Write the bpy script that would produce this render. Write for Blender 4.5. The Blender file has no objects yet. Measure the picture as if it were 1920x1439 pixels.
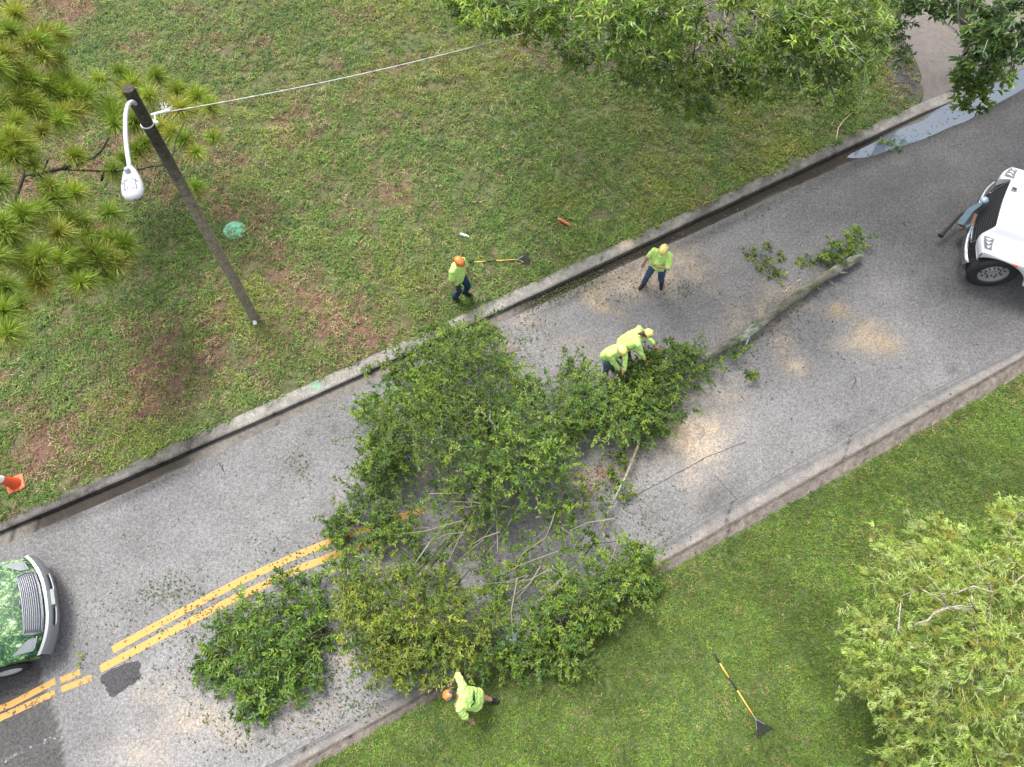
import bpy, math, random
import numpy as np
rng = np.random.default_rng(7)
random.seed(7)
SC = bpy.context.scene
COL = SC.collection
R = math.radians

# ------------------------------------------------------------------ camera
CAM_H, F_PX, TILT = 16.0, 1400.0, R(23.5)
cam_d = bpy.data.cameras.new("camera"); cam = bpy.data.objects.new("camera", cam_d); COL.objects.link(cam)
cam.location = (0, 0, CAM_H); cam.rotation_euler = (TILT, 0, 0)
cam_d.sensor_width = 36; cam_d.lens = 36 * F_PX / 1920; cam_d.clip_start = .1; cam_d.clip_end = 1000
SC.camera = cam

# ------------------------------------------------------------------ sky, sun, exposure
SUN_EL, SUN_AZ = R(62), R(-35)            # azimuth from +Y towards +X
W = bpy.data.worlds.new("World"); SC.world = W; W.use_nodes = True
nt = W.node_tree; bg = nt.nodes["Background"]
sky = nt.nodes.new("ShaderNodeTexSky"); sky.sky_type = 'NISHITA'; sky.sun_disc = False
sky.sun_elevation = SUN_EL; sky.sun_rotation = SUN_AZ; sky.dust_density = 4.0; sky.air_density = 1.0
hs = nt.nodes.new("ShaderNodeHueSaturation"); hs.inputs["Saturation"].default_value = .32
nt.links.new(sky.outputs[0], hs.inputs["Color"]); nt.links.new(hs.outputs[0], bg.inputs[0])
bg.inputs[1].default_value = .14
sun_d = bpy.data.lights.new("sun", 'SUN'); sun = bpy.data.objects.new("sun", sun_d); COL.objects.link(sun)
sun_d.energy = 1.5; sun_d.angle = R(19); sun_d.color = (1, .96, .9)
sun.rotation_euler = (R(90) - SUN_EL, 0, -SUN_AZ + math.pi); sun.location = (0, 0, 30)
sun.rotation_euler = (math.pi/2 - SUN_EL, 0, math.pi - SUN_AZ)
SC.view_settings.view_transform = 'Standard'; SC.view_settings.look = 'None'
SC.view_settings.exposure = 1.34; SC.view_settings.gamma = 1

# ------------------------------------------------------------------ helpers
CT, ST = math.cos(TILT), math.sin(TILT)
def P(px, py, z=0.0):
    """photo pixel at height z -> world point"""
    x = (px-960)/F_PX; y = (719.5-py)/F_PX
    d = np.array([x, y*CT+ST, y*ST-CT]); return np.array([0, 0, CAM_H]) + d*((CAM_H-z)/-d[2])
def to_px(X, Y, Z):
    dz = Z-CAM_H; yc = Y*CT+dz*ST; zc = -Y*ST+dz*CT
    return 960+F_PX*X/-zc, 719.5-F_PX*yc/-zc
def scale_at(px, py, z): 
    y = (719.5-py)/F_PX; return (CAM_H-z)/(CT-y*ST)/F_PX
def lin(r, g, b):
    return tuple(((c/255+.055)/1.055)**2.4 if c > 10 else c/255/12.92 for c in (r, g, b))
def nz(v): return v/np.maximum(np.linalg.norm(v, axis=-1, keepdims=True), 1e-9)
_G = np.random.default_rng(3).random((8, 256, 256))
def vn(x, y, s, k=0):
    """value noise 0..1 at feature size s"""
    x = np.asarray(x)/s+31.7*k; y = np.asarray(y)/s+17.3*k
    i = np.floor(x).astype(int); j = np.floor(y).astype(int); u = x-i; v = y-j
    u = u*u*(3-2*u); v = v*v*(3-2*v); g = _G[k % 8]
    a = g[i % 256, j % 256]; b = g[(i+1) % 256, j % 256]; c = g[i % 256, (j+1) % 256]; d = g[(i+1) % 256, (j+1) % 256]
    return (a*(1-u)+b*u)*(1-v)+(c*(1-u)+d*u)*v
def fbm(x, y, s, k=0): return .5*vn(x, y, s, k)+.3*vn(x, y, s/2.1, k+1)+.2*vn(x, y, s/4.3, k+2)
def sst(a, b, x): t = np.clip((x-a)/(b-a), 0, 1); return t*t*(3-2*t)

class Acc:
    """collects polygons, then links them as ONE mesh object"""
    def __init__(s): s.v = []; s.q = []; s.t = []; s.c = []; s.n = 0
    def add(s, V, Q=None, T=None, C=(1, 1, 1)):
        V = np.asarray(V, float); C = np.broadcast_to(np.asarray(C, float), (len(V), 3))
        s.v.append(V); s.c.append(C)
        if Q is not None and len(Q): s.q.append(np.asarray(Q, int)+s.n)
        if T is not None and len(T): s.t.append(np.asarray(T, int)+s.n)
        s.n += len(V)
    def build(s, name, mat, parent=None, smooth=False, world=False):
        V = np.concatenate(s.v); C = np.concatenate(s.c)
        if world and parent is not None: V = V-np.array(parent.location)
        Q = np.concatenate(s.q) if s.q else np.zeros((0, 4), int)
        T = np.concatenate(s.t) if s.t else np.zeros((0, 3), int)
        me = bpy.data.meshes.new(name)
        me.vertices.add(len(V)); me.vertices.foreach_set("co", V.astype(np.float32).ravel())
        idx = np.concatenate([Q.ravel(), T.ravel()]).astype(np.int32)
        me.loops.add(len(idx)); me.loops.foreach_set("vertex_index", idx)
        n = len(Q)+len(T); me.polygons.add(n)
        st = np.concatenate([np.arange(len(Q))*4, len(Q)*4+np.arange(len(T))*3]).astype(np.int32)
        me.polygons.foreach_set("loop_start", st)
        me.update(calc_edges=True)
        me.polygons.foreach_set("use_smooth", np.full(n, smooth))
        a = me.color_attributes.new("Col", 'FLOAT_COLOR', 'POINT')
        a.data.foreach_set("color", np.concatenate([C, np.ones((len(C), 1))], 1).astype(np.float32).ravel())
        for m in (mat if isinstance(mat, list) else [mat]): me.materials.append(m)
        o = bpy.data.objects.new(name, me); COL.objects.link(o)
        if parent is not None: o.parent = parent
        return o
def tag(o, label=None, cat=None, group=None, kind=None):
    for k, v in (("label", label), ("category", cat), ("group", group), ("kind", kind)):
        if v: o[k] = v
    return o
def thing(name, label, cat, loc=(0, 0, 0), rz=0, group=None):
    o = bpy.data.objects.new(name, None); COL.objects.link(o); o.empty_display_size = .2
    o.location = tuple(loc); o.rotation_euler = (0, 0, rz); return tag(o, label, cat, group)

def tube(acc, pts, rad, n=8, col=(1, 1, 1), cap=True, rnd=False):
    pts = np.asarray(pts, float); rad = np.broadcast_to(np.asarray(rad, float), (len(pts),))
    if rnd:  # rounded ends
        a = np.linspace(0, math.pi/2, 5)[:-1]; d0 = nz(pts[0]-pts[1]); d1 = nz(pts[-1]-pts[-2])
        p0 = [pts[0]+d0*rad[0]*math.cos(x) for x in a]; r0 = [max(rad[0]*math.sin(x), 1e-4) for x in a]
        p1 = [pts[-1]+d1*rad[-1]*math.cos(x) for x in a[::-1]]; r1 = [max(rad[-1]*math.sin(x), 1e-4) for x in a[::-1]]
        pts = np.concatenate([p0, pts, p1]); rad = np.concatenate([r0, rad, r1])
    t = np.gradient(pts, axis=0); t = nz(t)
    ref = np.array([0, 0, 1.]) if abs(t[0, 2]) < .8 else np.array([1., 0, 0])
    u = nz(np.cross(t, ref)); 
    for i in range(1, len(u)):
        w = u[i-1]-t[i]*np.dot(u[i-1], t[i]); u[i] = nz(w) if np.linalg.norm(w) > 1e-6 else u[i]
    v = np.cross(t, u); th = np.arange(n)*2*math.pi/n
    V = pts[:, None]+rad[:, None, None]*(np.cos(th)[None, :, None]*u[:, None]+np.sin(th)[None, :, None]*v[:, None])
    m = len(pts); i, j = np.meshgrid(np.arange(m-1), np.arange(n), indexing='ij'); k = (j+1) % n
    Q = np.stack([i*n+j, i*n+k, (i+1)*n+k, (i+1)*n+j], -1).reshape(-1, 4)
    V = V.reshape(-1, 3); T = []
    if cap:
        V = np.concatenate([V, pts[:1], pts[-1:]]); b = m*n
        T = [(b, (x+1) % n, x) for x in range(n)]+[(b+1, (m-1)*n+x, (m-1)*n+(x+1) % n) for x in range(n)]
    c = np.asarray(col, float)
    if c.ndim == 2:
        c = np.repeat(c, n, 0); c = np.concatenate([c, c[:1], c[-1:]]) if cap else c
    acc.add(V, Q, T, c)
def box(acc, c, s, col=(1, 1, 1), bev=.0, rot=None):
    """box with chamfered edges"""
    c = np.asarray(c, float); h = np.asarray(s, float)/2; b = min(bev, h.min()*.9)
    if b <= 0:
        V = np.array([(x, y, z) for x in (-1, 1) for y in (-1, 1) for z in (-1, 1)])*h
        Q = [(0, 1, 3, 2), (4, 6, 7, 5), (0, 4, 5, 1), (2, 3, 7, 6), (0, 2, 6, 4), (1, 5, 7, 3)]; T = []
    else:
        V = []; ix = {}
        for x in (-1, 1):
            for y in (-1, 1):
                for z in (-1, 1):
                    for ax in range(3):
                        p = np.array([x, y, z])*(h-b); p[ax] = (x, y, z)[ax]*h[ax]; ix[(x, y, z, ax)] = len(V); V.append(p)
        V = np.array(V); Q = []; T = []
        for ax in range(3):
            a1, a2 = [(1, 2), (2, 0), (0, 1)][ax]
            for s_ in (-1, 1):
                f = []
                for (p, q) in ((-1, -1), (1, -1), (1, 1), (-1, 1)):
                    k = [0, 0, 0]; k[ax] = s_; k[a1] = p; k[a2] = q; f.append(ix[(*k, ax)])
                Q.append(f if s_ > 0 else f[::-1])
            for p in (-1, 1):
                for q in (-1, 1):
                    k0 = [0]*3; k0[a1] = p; k0[a2] = q; k1 = list(k0); k0[ax] = -1; k1[ax] = 1
                    f = [ix[(*k0, a1)], ix[(*k1, a1)], ix[(*k1, a2)], ix[(*k0, a2)]]; Q.append(f if p*q > 0 else f[::-1])
        for x in (-1, 1):
            for y in (-1, 1):
                for z in (-1, 1):
                    f = [ix[(x, y, z, a)] for a in range(3)]; T.append(f if x*y*z > 0 else f[::-1])
    if rot is not None: V = V@np.asarray(rot).T
    acc.add(V+c, Q, T, col)
def ell(acc, c, r, col=(1, 1, 1), n=16, m=10, rot=None, z0=-1., z1=1.):
    """ellipsoid (or a band of it between z0 and z1)"""
    ph = np.linspace(math.asin(z0), math.asin(z1), m); th = np.arange(n)*2*math.pi/n
    V = np.stack([np.cos(ph)[:, None]*np.cos(th), np.cos(ph)[:, None]*np.sin(th), np.repeat(np.sin(ph)[:, None], n, 1)], -1).reshape(-1, 3)*np.asarray(r, float)
    i, j = np.meshgrid(np.arange(m-1), np.arange(n), indexing='ij'); k = (j+1) % n
    Q = np.stack([i*n+j, i*n+k, (i+1)*n+k, (i+1)*n+j], -1).reshape(-1, 4)
    b = len(V); V = np.concatenate([V, V[:n].mean(0)[None], V[-n:].mean(0)[None]])
    T = [(b, (x+1) % n, x) for x in range(n)]+[(b+1, (m-1)*n+x, (m-1)*n+(x+1) % n) for x in range(n)]
    if rot is not None: V = V@np.asarray(rot).T
    acc.add(V+np.asarray(c, float), Q, T, col)
def lathe(acc, prof, n=32, axis='z', c=(0, 0, 0), col=(1, 1, 1)):
    """prof: list of (radius, height)"""
    p = np.asarray(prof, float); th = np.arange(n)*2*math.pi/n; m = len(p)
    V = np.stack([p[:, 0, None]*np.cos(th), p[:, 0, None]*np.sin(th), np.repeat(p[:, 1, None], n, 1)], -1).reshape(-1, 3)
    i, j = np.meshgrid(np.arange(m-1), np.arange(n), indexing='ij'); k = (j+1) % n
    Q = np.stack([i*n+j, i*n+k, (i+1)*n+k, (i+1)*n+j], -1).reshape(-1, 4)
    if axis == 'y': V = V[:, [0, 2, 1]]*np.array([1, -1, 1]); 
    cc = np.asarray(col, float)
    if cc.ndim == 2: cc = np.repeat(cc, n, 0)
    acc.add(V+np.asarray(c, float), Q, None, cc)
def grid(acc, G, C=(1, 1, 1)):
    """G: (m,n,3) points -> quads"""
    m, n = G.shape[:2]; i, j = np.meshgrid(np.arange(m-1), np.arange(n-1), indexing='ij')
    Q = np.stack([i*n+j, (i+1)*n+j, (i+1)*n+j+1, i*n+j+1], -1).reshape(-1, 4)
    C = np.asarray(C, float); acc.add(G.reshape(-1, 3), Q, None, C.reshape(-1, 3) if C.ndim == 3 else C)
def sheet(acc, poly, z, col=(1, 1, 1), th=0):
    """flat polygon as a fan from its centre"""
    p = np.asarray(poly, float)[:, :2]; n = len(p); c = p.mean(0)
    V = np.concatenate([np.c_[p, np.full(n, z)], [[*c, z]]]); a = np.roll(p, -1, 0)-c; s_ = np.cross(p-c, a).sum()
    T = [(n, i, (i+1) % n) if s_ > 0 else (n, (i+1) % n, i) for i in range(n)]
    acc.add(V, None, T, col)

# ------------------------------------------------------------------ materials
def mat(name):
    m = bpy.data.materials.new(name); m.use_nodes = True; return m, m.node_tree, m.node_tree.nodes["Principled BSDF"]
def nd(t, typ, **kw):
    n = t.nodes.new(typ)
    for k, v in kw.items():
        if k in n.inputs: n.inputs[k].default_value = v
        else: setattr(n, k, v)
    return n
def plain(name, col, rough=.5, metal=0., var=.12, sc=9., bump=0., coat=0.):
    """painted / moulded surface with a little uneven tone"""
    m, t, b = mat(name); L = t.links
    tc = nd(t, "ShaderNodeTexCoord"); n = nd(t, "ShaderNodeTexNoise", Scale=sc, Detail=4.); L.new(tc.outputs["Object"], n.inputs["Vector"])
    r = nd(t, "ShaderNodeMapRange"); r.inputs[3].default_value = 1-var; r.inputs[4].default_value = 1+var; L.new(n.outputs[0], r.inputs[0])
    x = nd(t, "ShaderNodeVectorMath", operation='SCALE'); x.inputs[0].default_value = col; L.new(r.outputs[0], x.inputs["Scale"])
    L.new(x.outputs[0], b.inputs["Base Color"]); b.inputs["Roughness"].default_value = rough; b.inputs["Metallic"].default_value = metal
    b.inputs["Coat Weight"].default_value = coat
    if bump:
        bp = nd(t, "ShaderNodeBump", Strength=bump, Distance=.01); n2 = nd(t, "ShaderNodeTexNoise", Scale=sc*4, Detail=3.)
        L.new(tc.outputs["Object"], n2.inputs["Vector"]); L.new(n2.outputs[0], bp.inputs["Height"]); L.new(bp.outputs[0], b.inputs["Normal"])
    return m
def attr_mat(name, rough=.8, grain=(60., .3), grain2=(14., .15), bump=.3, spec=.3, metal=0., dist=.006, trans=0., vor=0.):
    """albedo from the Col attribute times procedural grain"""
    m, t, b = mat(name); L = t.links
    a = nd(t, "ShaderNodeVertexColor", layer_name="Col"); tc = nd(t, "ShaderNodeTexCoord")
    n = nd(t, "ShaderNodeTexNoise", Scale=grain[0], Detail=2., Roughness=.6); L.new(tc.outputs["Object"], n.inputs["Vector"])
    n2 = nd(t, "ShaderNodeTexNoise", Scale=grain2[0], Detail=5., Roughness=.65); L.new(tc.outputs["Object"], n2.inputs["Vector"])
    r = nd(t, "ShaderNodeMapRange"); r.inputs[1].default_value = .3; r.inputs[2].default_value = .7
    r.inputs[3].default_value = 1-grain[1]; r.inputs[4].default_value = 1+grain[1]; L.new(n.outputs[0], r.inputs[0])
    r2 = nd(t, "ShaderNodeMapRange"); r2.inputs[1].default_value = .3; r2.inputs[2].default_value = .7
    r2.inputs[3].default_value = 1-grain2[1]; r2.inputs[4].default_value = 1+grain2[1]; L.new(n2.outputs[0], r2.inputs[0])
    mu = nd(t, "ShaderNodeMath", operation='MULTIPLY'); L.new(r.outputs[0], mu.inputs[0]); L.new(r2.outputs[0], mu.inputs[1])
    if vor:      # loose stones: every cell has a tone of its own
        v = nd(t, "ShaderNodeTexVoronoi", Scale=vor); L.new(tc.outputs["Object"], v.inputs["Vector"]); bw = nd(t, "ShaderNodeSeparateColor"); L.new(v.outputs["Color"], bw.inputs[0])
        r3 = nd(t, "ShaderNodeMapRange"); r3.inputs[3].default_value = .70; r3.inputs[4].default_value = 1.30; L.new(bw.outputs[0], r3.inputs[0]); mv = nd(t, "ShaderNodeMath", operation='MULTIPLY'); L.new(mu.outputs[0], mv.inputs[0]); L.new(r3.outputs[0], mv.inputs[1]); mu = mv
    x = nd(t, "ShaderNodeVectorMath", operation='SCALE'); L.new(a.outputs[0], x.inputs[0]); L.new(mu.outputs[0], x.inputs["Scale"])
    L.new(x.outputs[0], b.inputs["Base Color"]); b.inputs["Roughness"].default_value = rough
    b.inputs["Specular IOR Level"].default_value = spec; b.inputs["Metallic"].default_value = metal
    if bump:
        bp = nd(t, "ShaderNodeBump", Strength=bump, Distance=dist); L.new(n.outputs[0], bp.inputs["Height"]); L.new(bp.outputs[0], b.inputs["Normal"])
    if trans:
        tr = nd(t, "ShaderNodeBsdfTranslucent"); g = nd(t, "ShaderNodeVectorMath", operation='MULTIPLY'); g.inputs[1].default_value = (1.5, 1.6, .7)
        L.new(x.outputs[0], g.inputs[0]); L.new(g.outputs[0], tr.inputs[0])
        mx = nd(t, "ShaderNodeMixShader"); mx.inputs[0].default_value = trans
        L.new(b.outputs[0], mx.inputs[1]); L.new(tr.outputs[0], mx.inputs[2]); L.new(mx.outputs[0], t.nodes["Material Output"].inputs[0])
    return m
M_ASPH = attr_mat("asphalt", .95, (14., .18), (90., .3), .4, .15, dist=.004, vor=46.)
M_CONC = attr_mat("concrete", .9, (34., .3), (7., .22), .25, .15, dist=.003)
M_WET = attr_mat("wet_gutter", .55, (34., .25), (9., .3), .1, .12)
M_SOIL = attr_mat("soil", .95, (40., .4), (9., .4), .6)
M_GRASS = attr_mat("grass_blade", .6, (3., .15), (1., .1), 0, .25, trans=.25)
M_LEAF = attr_mat("leaf", .42, (9., .12), (2., .1), 0, .45, trans=.22)
M_NEEDLE = attr_mat("needle", .5, (9., .1), (2., .1), 0, .35, trans=.2)
M_BARK = attr_mat("bark", .9, (45., .45), (12., .35), .9, .2, dist=.02)
M_TONE = attr_mat("painted_surface", .5, (30., .06), (6., .06), 0, .4)
M_SKIN = attr_mat("skin", .55, (60., .06), (12., .08), .05, .4)
M_CLOTH = attr_mat("cloth", .85, (22., .08), (9., .1), .6, .2, dist=.02)
M_DENIM = attr_mat("denim", .9, (90., .2), (11., .25), .5, .2, dist=.015)
M_BLACK = plain("black_rubber", (.018, .018, .02), .7, 0, .3, 20., .3)
M_CHROME = plain("chrome", (.55, .56, .58), .16, 1., .08)
M_ALU = plain("aluminium", (.46, .46, .45), .45, .3, .2)
M_WHITE = plain("white_paint", (.60, .61, .63), .3, 0, .05, 2., 0, .4)
M_SILVER = plain("silver_paint", (.20, .215, .235), .4, .2, .08, 4., 0, .4)
M_GLASS_DK = plain("dark_glass", (.015, .018, .022), .05, 0, .1)

# ------------------------------------------------------------------ the lie of the land
def fit(px, z, deg=2):
    w = np.array([P(a, b, z)[:2] for a, b in px]); c = np.polyfit(w[:, 0], w[:, 1], deg); lo, hi = w[:, 0].min(), w[:, 0].max()
    d = np.polyder(c)
    def f(x):
        x = np.asarray(x, float); k = np.clip(x, lo, hi)
        return np.polyval(c, k)+np.polyval(d, k)*(x-k)
    return f
yNA = fit([(0, 1018), (60, 1000), (130, 975), (200, 945), (353, 873), (480, 818), (640, 743), (940, 603), (1057, 547), (1280, 448), (1447, 370), (1613, 300), (1750, 237), (1920, 165)], 0, 3)
yNB = fit([(0, 993), (50, 975), (100, 953), (320, 863), (467, 797), (640, 717), (927, 587), (1073, 517), (1157, 480), (1280, 420), (1447, 340), (1573, 290), (1680, 240), (1747, 200), (1867, 147), (1920, 124)], .12, 3)
yNC = fit([(0, 980), (50, 960), (293, 850), (457, 773), (640, 692), (757, 640), (873, 590), (1033, 517), (1107, 483), (1280, 397), (1420, 337), (1570, 267), (1713, 200), (1800, 158), (1920, 102)], .13, 3)
ySA = fit([(500, 1437), (623, 1368), (740, 1305), (840, 1253), (1213, 1030), (1347, 955), (1573, 827), (1750, 735), (1920, 647)], 0, 3)
ySB = fit([(520, 1455), (640, 1387), (723, 1340), (847, 1275), (1235, 1058), (1410, 960), (1567, 870), (1760, 760), (1900, 680)], 0, 3)
ySC = fit([(560, 1455), (640, 1408), (797, 1322), (1233, 1080), (1460, 958), (1613, 873), (1770, 785), (1920, 700)], .11, 3)
KZ, SZ = .13, .11                     # kerb and lawn heights
XS = np.concatenate([np.linspace(-90, -18, 20)[:-1], np.arange(-18, 19, .08), np.linspace(19, 90, 20)])
# driveway apron: the kerb dips to road level
xdrv = P(1735, 205, 0)[0]
dip = lambda x: 1-.8*sst(xdrv-.3, xdrv+.8, x)

def blobsum(px, py, L):
    s_ = np.zeros_like(px)
    for (a, b, rx, ry, w, rot) in L:
        c, q = math.cos(rot), math.sin(rot); dx = px-a; dy = py-b
        u = (dx*c+dy*q)/rx; v = (-dx*q+dy*c)/ry
        s_ += w*np.exp(-(u*u+v*v))
    return s_
# ---- road: one sheet with its own albedo (wear, stains, sawdust) plus painted truck shade
NT = 96; tt = np.linspace(0, 1, NT)
X = np.repeat(XS[:, None], NT, 1); Y = ySA(XS)[:, None]*(1-tt)+yNA(XS)[:, None]*tt
Z = np.zeros_like(X); px, py = to_px(X, Y, Z)
tone = .162+.055*(fbm(X, Y, 2.6, 1)-.5)+.055*(fbm(X, Y, .5, 3)-.5)
tone *= 1-.40*sst(900, 1750, px)*sst(820, 330, py)                      # asphalt darker towards the top right
tone *= 1+.22*sst(1000, 1350, py)*sst(150, 330, px)
tone *= 1-.5*np.exp(-((tt-.02)/.03)**2)*0
tone *= 1-.35*np.clip(blobsum(px, py, [(872*1.+700, 800, 22, 14, 1, 0), (870, 1000, 60, 20, .3, 0), (1350, 930, 45, 20, .8, -.4), (1330, 960, 30, 25, .6, 0), (1785, 695, 12, 7, .9, 0), (1640, 770, 12, 9, .6, 0), (585, 810, 9, 9, .8, 0), (625, 805, 8, 6, .7, 0), (830, 900, 60, 30, .3, 0), (1830, 560, 90, 60, .55, 0), (1790, 440, 60, 70, .5, 0), (280, 1370, 30, 40, .25, 0), (1050, 1400, 30, 20, .4, 0), (1230, 960, 60, 30, .3, -.5)]), 0, 1)  # dark stains, and the truck's shade painted in beside its front
tone *= 1-.5*np.clip(blobsum(px, py, [(1640, 292, 70, 14, 1, -.42), (1760, 245, 70, 16, 1, -.42), (1870, 190, 70, 18, 1, -.42), (280, 912, 110, 12, 1.1, -.43), (120, 975, 50, 10, .8, -.43), (1300, 452, 250, 9, .7, -.45), (1100, 545, 80, 9, .7, -.45)]), 0, 1)
# lane wear: paler wheel tracks
tone *= 1+.10*np.exp(-((tt-.22)/.06)**2)+.10*np.exp(-((tt-.70)/.07)**2)+.06*np.exp(-((tt-.42)/.05)**2)
alb = tone[..., None]*np.array([1.02, 1.0, 1.0])
# newer patch of asphalt, bottom left, and the square patch
seam = 78+45*sst(1240, 1439, py)+5*(vn(X, Y, .3, 2)-.5)*2
new = (px < seam)*sst(1232, 1246, py+6*(vn(X, Y, .4, 1)-.5)*2)
alb = alb*(1-new[..., None])+new[..., None]*np.array([.078, .075, .075])*(1+.3*(fbm(X, Y, .6, 2)-.5))[..., None]
# sawdust lying on the road
D = blobsum(px, py, [(1180, 520, 90, 32, .5, -.35), (1250, 505, 60, 30, .5, -.3), (1130, 572, 32, 10, .8, .5), (1200, 545, 80, 25, .4, 0), (1320, 520, 40, 30, .3, 0), (1570, 583, 14, 13, 1.1, 0), (1510, 572, 22, 10, .5, .5), (1640, 628, 34, 20, 1, .5), (1662, 650, 20, 14, .8, 0), (1600, 645, 40, 20, .4, 0), (1470, 650, 20, 40, .55, -.4), (1495, 690, 20, 18, .8, 0), (1310, 800, 60, 30, .75, -.2), (1335, 850, 30, 40, .4, 0), (1280, 830, 60, 30, .5, 0), (1300, 900, 30, 40, .35, 0), (1330, 740, 60, 16, .45, 0), (1110, 900, 50, 24, .45, 0), (1190, 870, 60, 30, .3, 0), (980, 600, 40, 14, .35, 0), (945, 650, 14, 12, .6, 0), (1400, 600, 70, 30, .35, -.3), (1440, 560, 60, 30, .35, -.3), (790, 875, 16, 18, .7, 0), (650, 1220, 20, 40, .4, .3), (370, 1345, 60, 26, .5, -.2), (300, 1300, 60, 30, .25, 0), (450, 1370, 50, 30, .3, 0), (270, 1410, 60, 30, .4, 0), (1250, 700, 120, 60, .18, 0), (560, 1330, 60, 40, .25, 0), (1080, 640, 60, 20, .15, 0)])
D = np.clip(.78*D*(.1+1.0*fbm(X, Y, .45, 5)+1.0*fbm(X, Y, .16, 2))*(.45+.75*sst(.35, .62, fbm(X, Y, .3, 1))), 0, .8)[..., None]
alb = alb*(1-D)+D*np.array([.40, .325, .235])
a = Acc(); grid(a, np.stack([X, Y, Z], -1)[:, ::-1][:, ::-1], alb)
tag(a.build("road", M_ASPH), "worn grey asphalt road strewn with pale sawdust under the fallen tree", "road", kind="structure")

def strip(name, label, f0, f1, z0, z1, colf, m, n=7, cat="kerb", xr=None, prof=None):
    xs = XS if xr is None else XS[(XS > xr[0]) & (XS < xr[1])]
    t_ = np.linspace(0, 1, n); A = f0(xs)[:, None]; B = f1(xs)[:, None]
    X = np.repeat(xs[:, None], n, 1); Y = A*(1-t_)+B*t_
    z0 = z0(xs)[:, None] if callable(z0) else z0; z1 = z1(xs)[:, None] if callable(z1) else z1
    Z = z0*(1-t_)+z1*t_+np.zeros_like(X); px, py = to_px(X, Y, Z)
    a = Acc(); G = np.stack([X, Y, Z], -1); grid(a, G, colf(X, Y, px, py, t_[None, :]+0*X)); return a
def joints(px, L, w=2.2): 
    s_ = np.zeros_like(px)
    for q in L: s_ = np.maximum(s_, np.exp(-((px-q)/w)**2))
    return s_
def col_gut_n(X, Y, px, py, t):
    wet = np.clip(sst(30, 90, px)*sst(420, 330, px)+sst(940, 1010, px)*sst(1720, 1620, px)+.25*sst(640, 480, px)*sst(400, 480, px), 0, 1)*sst(-.45, .25, t+.7*(fbm(X, Y, .7, 2)-.5))
    dry = np.array([.15, .135, .118])*(1+.3*(fbm(X, Y, .6, 4)-.5))[..., None]
    w = np.array([.026, .021, .016])*(1+.9*(fbm(X, Y, .5, 6)-.5))[..., None]
    c = dry*(1-wet[..., None])+w*wet[..., None]
    return c*(1-.7*joints(px+.35*(py-900), [484, 790, 60, 100]))[..., None]
def col_kerb_n(X, Y, px, py, t):
    g = np.clip(.205+.17*(fbm(X, Y, .8, 4)-.5)+.12*(fbm(X, Y, .15, 6)-.5)-.11*sst(500, 330, px)-.08*sst(1100, 1350, px)*sst(1720, 1600, px), .04, 1)
    c = g[..., None]*np.array([1, .94, .85])
    c = c*(1-.75*joints(px-.4*(py-640), [458, 655, 872, 50, 1190, 1500], 1.6))[..., None]
    grn = np.exp(-(((px-593)/11)**2+((py-723)/8)**2)**2)[..., None]                  # green spray-paint mark
    c = c*(1-.8*grn)+.8*grn*np.array([.15, .34, .22])
    tan = (np.exp(-(((px-1172)/14)**2+((py-455)/10)**2)))[..., None]; return c*(1-tan)+tan*np.array([.38, .31, .22])
KN = strip("", "", yNA, lambda x: yNB(x)-.02, 0., 0., col_gut_n, M_WET, 9)
tag(KN.build("gutter_north", M_WET), "wet brown concrete gutter below the north kerb", "gutter", kind="structure")
kf = Acc()
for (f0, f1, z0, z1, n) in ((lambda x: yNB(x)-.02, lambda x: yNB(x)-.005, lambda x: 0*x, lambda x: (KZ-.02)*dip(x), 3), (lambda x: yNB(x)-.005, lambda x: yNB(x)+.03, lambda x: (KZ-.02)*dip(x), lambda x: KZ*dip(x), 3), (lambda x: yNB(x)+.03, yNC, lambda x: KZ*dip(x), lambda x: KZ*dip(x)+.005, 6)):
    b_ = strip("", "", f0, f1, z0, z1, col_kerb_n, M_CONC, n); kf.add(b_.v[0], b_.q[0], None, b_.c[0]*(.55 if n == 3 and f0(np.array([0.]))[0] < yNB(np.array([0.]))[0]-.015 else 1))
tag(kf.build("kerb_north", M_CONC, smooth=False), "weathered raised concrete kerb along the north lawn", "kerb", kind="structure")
def col_gut_s(X, Y, px, py, t):
    g = .20+.09*(fbm(X, Y, .9, 4)-.5)+.08*(fbm(X, Y, .2, 5)-.5)
    c = g[..., None]*np.array([1, .93, .85]); blue = np.exp(-((t-.72+.12*(fbm(X, Y, 1.3, 2)-.5))/.2)**2)*(.55+.5*fbm(X, Y, 1.5, 1))
    c = c*(1-.9*blue[..., None])+.9*blue[..., None]*np.array([.092, .098, .115])
    edge = np.exp(-(t/.05)**2)+np.exp(-((t-1)/.06)**2)
    return c*(1-.5*np.clip(edge, 0, 1)[..., None])*(1-.7*joints(px+.3*(py-900), [722, 935, 1385, 1570, 1870, 1180], 1.8))[..., None]
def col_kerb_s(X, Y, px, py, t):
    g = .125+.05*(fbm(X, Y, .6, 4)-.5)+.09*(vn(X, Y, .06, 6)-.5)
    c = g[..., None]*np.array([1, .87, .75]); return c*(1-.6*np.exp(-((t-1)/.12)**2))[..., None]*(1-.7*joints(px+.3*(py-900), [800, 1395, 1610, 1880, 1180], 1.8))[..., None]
tag(strip("", "", ySB, ySA, 0., 0., col_gut_s, M_CONC, 12).build("gutter_south", M_CONC), "pale concrete gutter pan along the south edge of the road", "gutter", kind="structure")
ks = Acc()
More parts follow.
